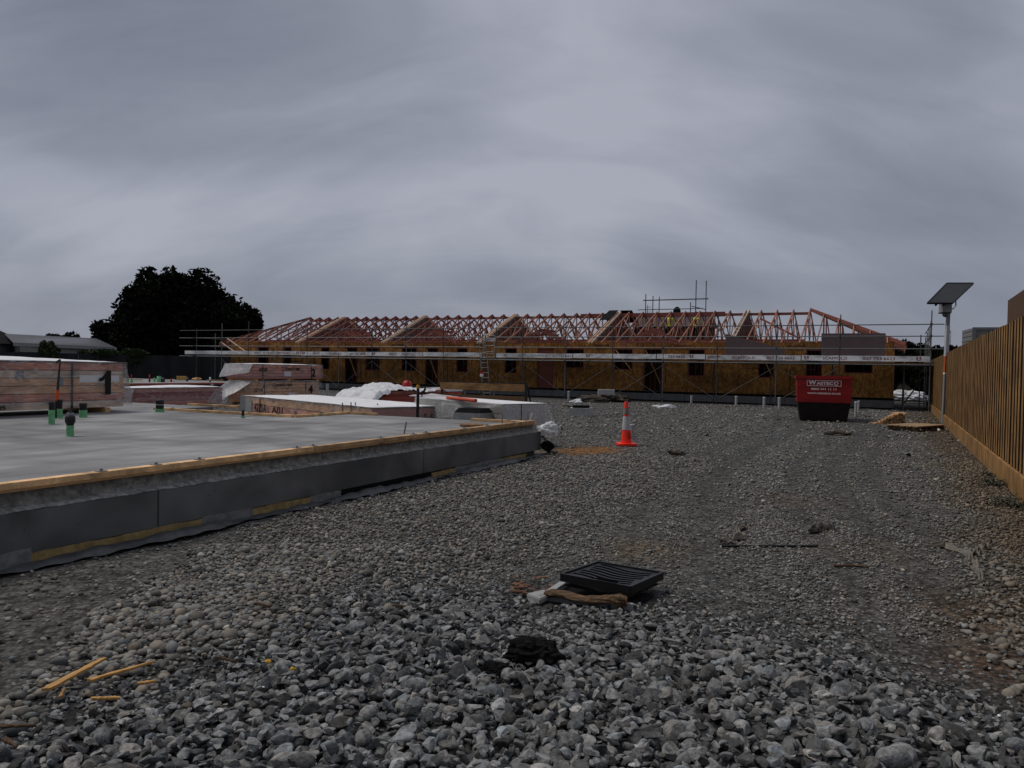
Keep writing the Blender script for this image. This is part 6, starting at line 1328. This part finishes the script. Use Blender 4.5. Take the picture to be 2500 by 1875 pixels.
a, b_ = G(2085, 1194, .01), G(2195, 1202, .01); f = MB(); f.path([(0, 0, 0), (b_-a)*.4+Vector((.0, .03, .004)), b_-a], .008, 6); o = f.build('wire', steel_rod, None, loc=a); tag(o, 'thin wire lying on the driveway left of the fence', 'wire')
o = crumple('clod', G(2218, 1118)+Vector((0, 0, .04)), (.04, .035, .05), blackm, 151, 'small upright black clod on the driveway near the fence', 'clod', n=2, amp=.25); o = crumple('clod', G(1652, 1111)+Vector((0, 0, .03)), (.14, .08, .05), earth, 152, 'dark earth clod on the driveway right of the cone', 'clod', n=3, amp=.35, flat=.4)
o = crumple('clod', G(2050, 1062)+Vector((0, 0, .03)), (.3, .15, .06), earth, 155, 'low dark clump of dirt on the gravel in front of the skip', 'clod', n=3, amp=.4, flat=.3)
for px, pw, sz, lb in ((643, 1678, .008, 'white paper crumb in the stones near the sticks'), (1907, 1622, .010, 'white paper crumb in the coarse stones on the right'), (1158, 1570, .008, 'white paper crumb above the black lumps'), (2440, 1748, .009, 'white paper crumb at the bottom right')):
    o = crumple('paper_crumb', G(px, pw, .04), (sz, sz*.8, sz*.6), white_sheet, 160+pw, lb, 'scrap', n=1, amp=.4, group='white paper crumbs')
# weeds against the fence base
def weed(px, pw, r_, h_, n, seed, label):
    b0 = G(px, pw); b0 = S(min(b0.dot(U), FU-.08-r_*.4), b0.dot(V)); rg = np.random.default_rng(seed); t_ = thing('weed', label, 'weed', b0, 0, 'weeds along the fence'); f = MB()
    for i in range(n):
        th_, rr = rg.uniform(0, 6.28), r_*math.sqrt(rg.uniform(0, 1)); z_ = h_*rg.uniform(.1, 1)*(1-.6*rr/r_); p = Vector((rr*math.cos(th_), rr*math.sin(th_), z_)); d_ = Vector((math.cos(th_+rg.normal()*.8), math.sin(th_+rg.normal()*.8), rg.uniform(-.3, .7))).normalized(); s_ = d_.cross(Vector((0, 0, 1))).normalized(); L4 = rg.uniform(.018, .045)
        f.add([p, p+d_*L4*.5+s_*L4*.32, p+d_*L4, p+d_*L4*.5-s_*L4*.32], [(0, 1, 2, 3)])
    f.build('leaves', weed_m, t_)
    f = MB()
    for i in range(9): th_ = i*.7; f.tube((0, 0, 0), (r_*.7*math.cos(th_), r_*.7*math.sin(th_), h_*.6), .003, n=4)
    f.build('stems', weed_m, t_)
weed(2412, 1163, .10, .09, 130, 1, 'small weed at the fence base, farthest of the three'); weed(2438, 1190, .22, .15, 420, 2, 'middle clump of dark weeds at the fence base'); weed(2478, 1240, .26, .16, 520, 3, 'largest clump of dark weeds at the fence base, at the picture edge')
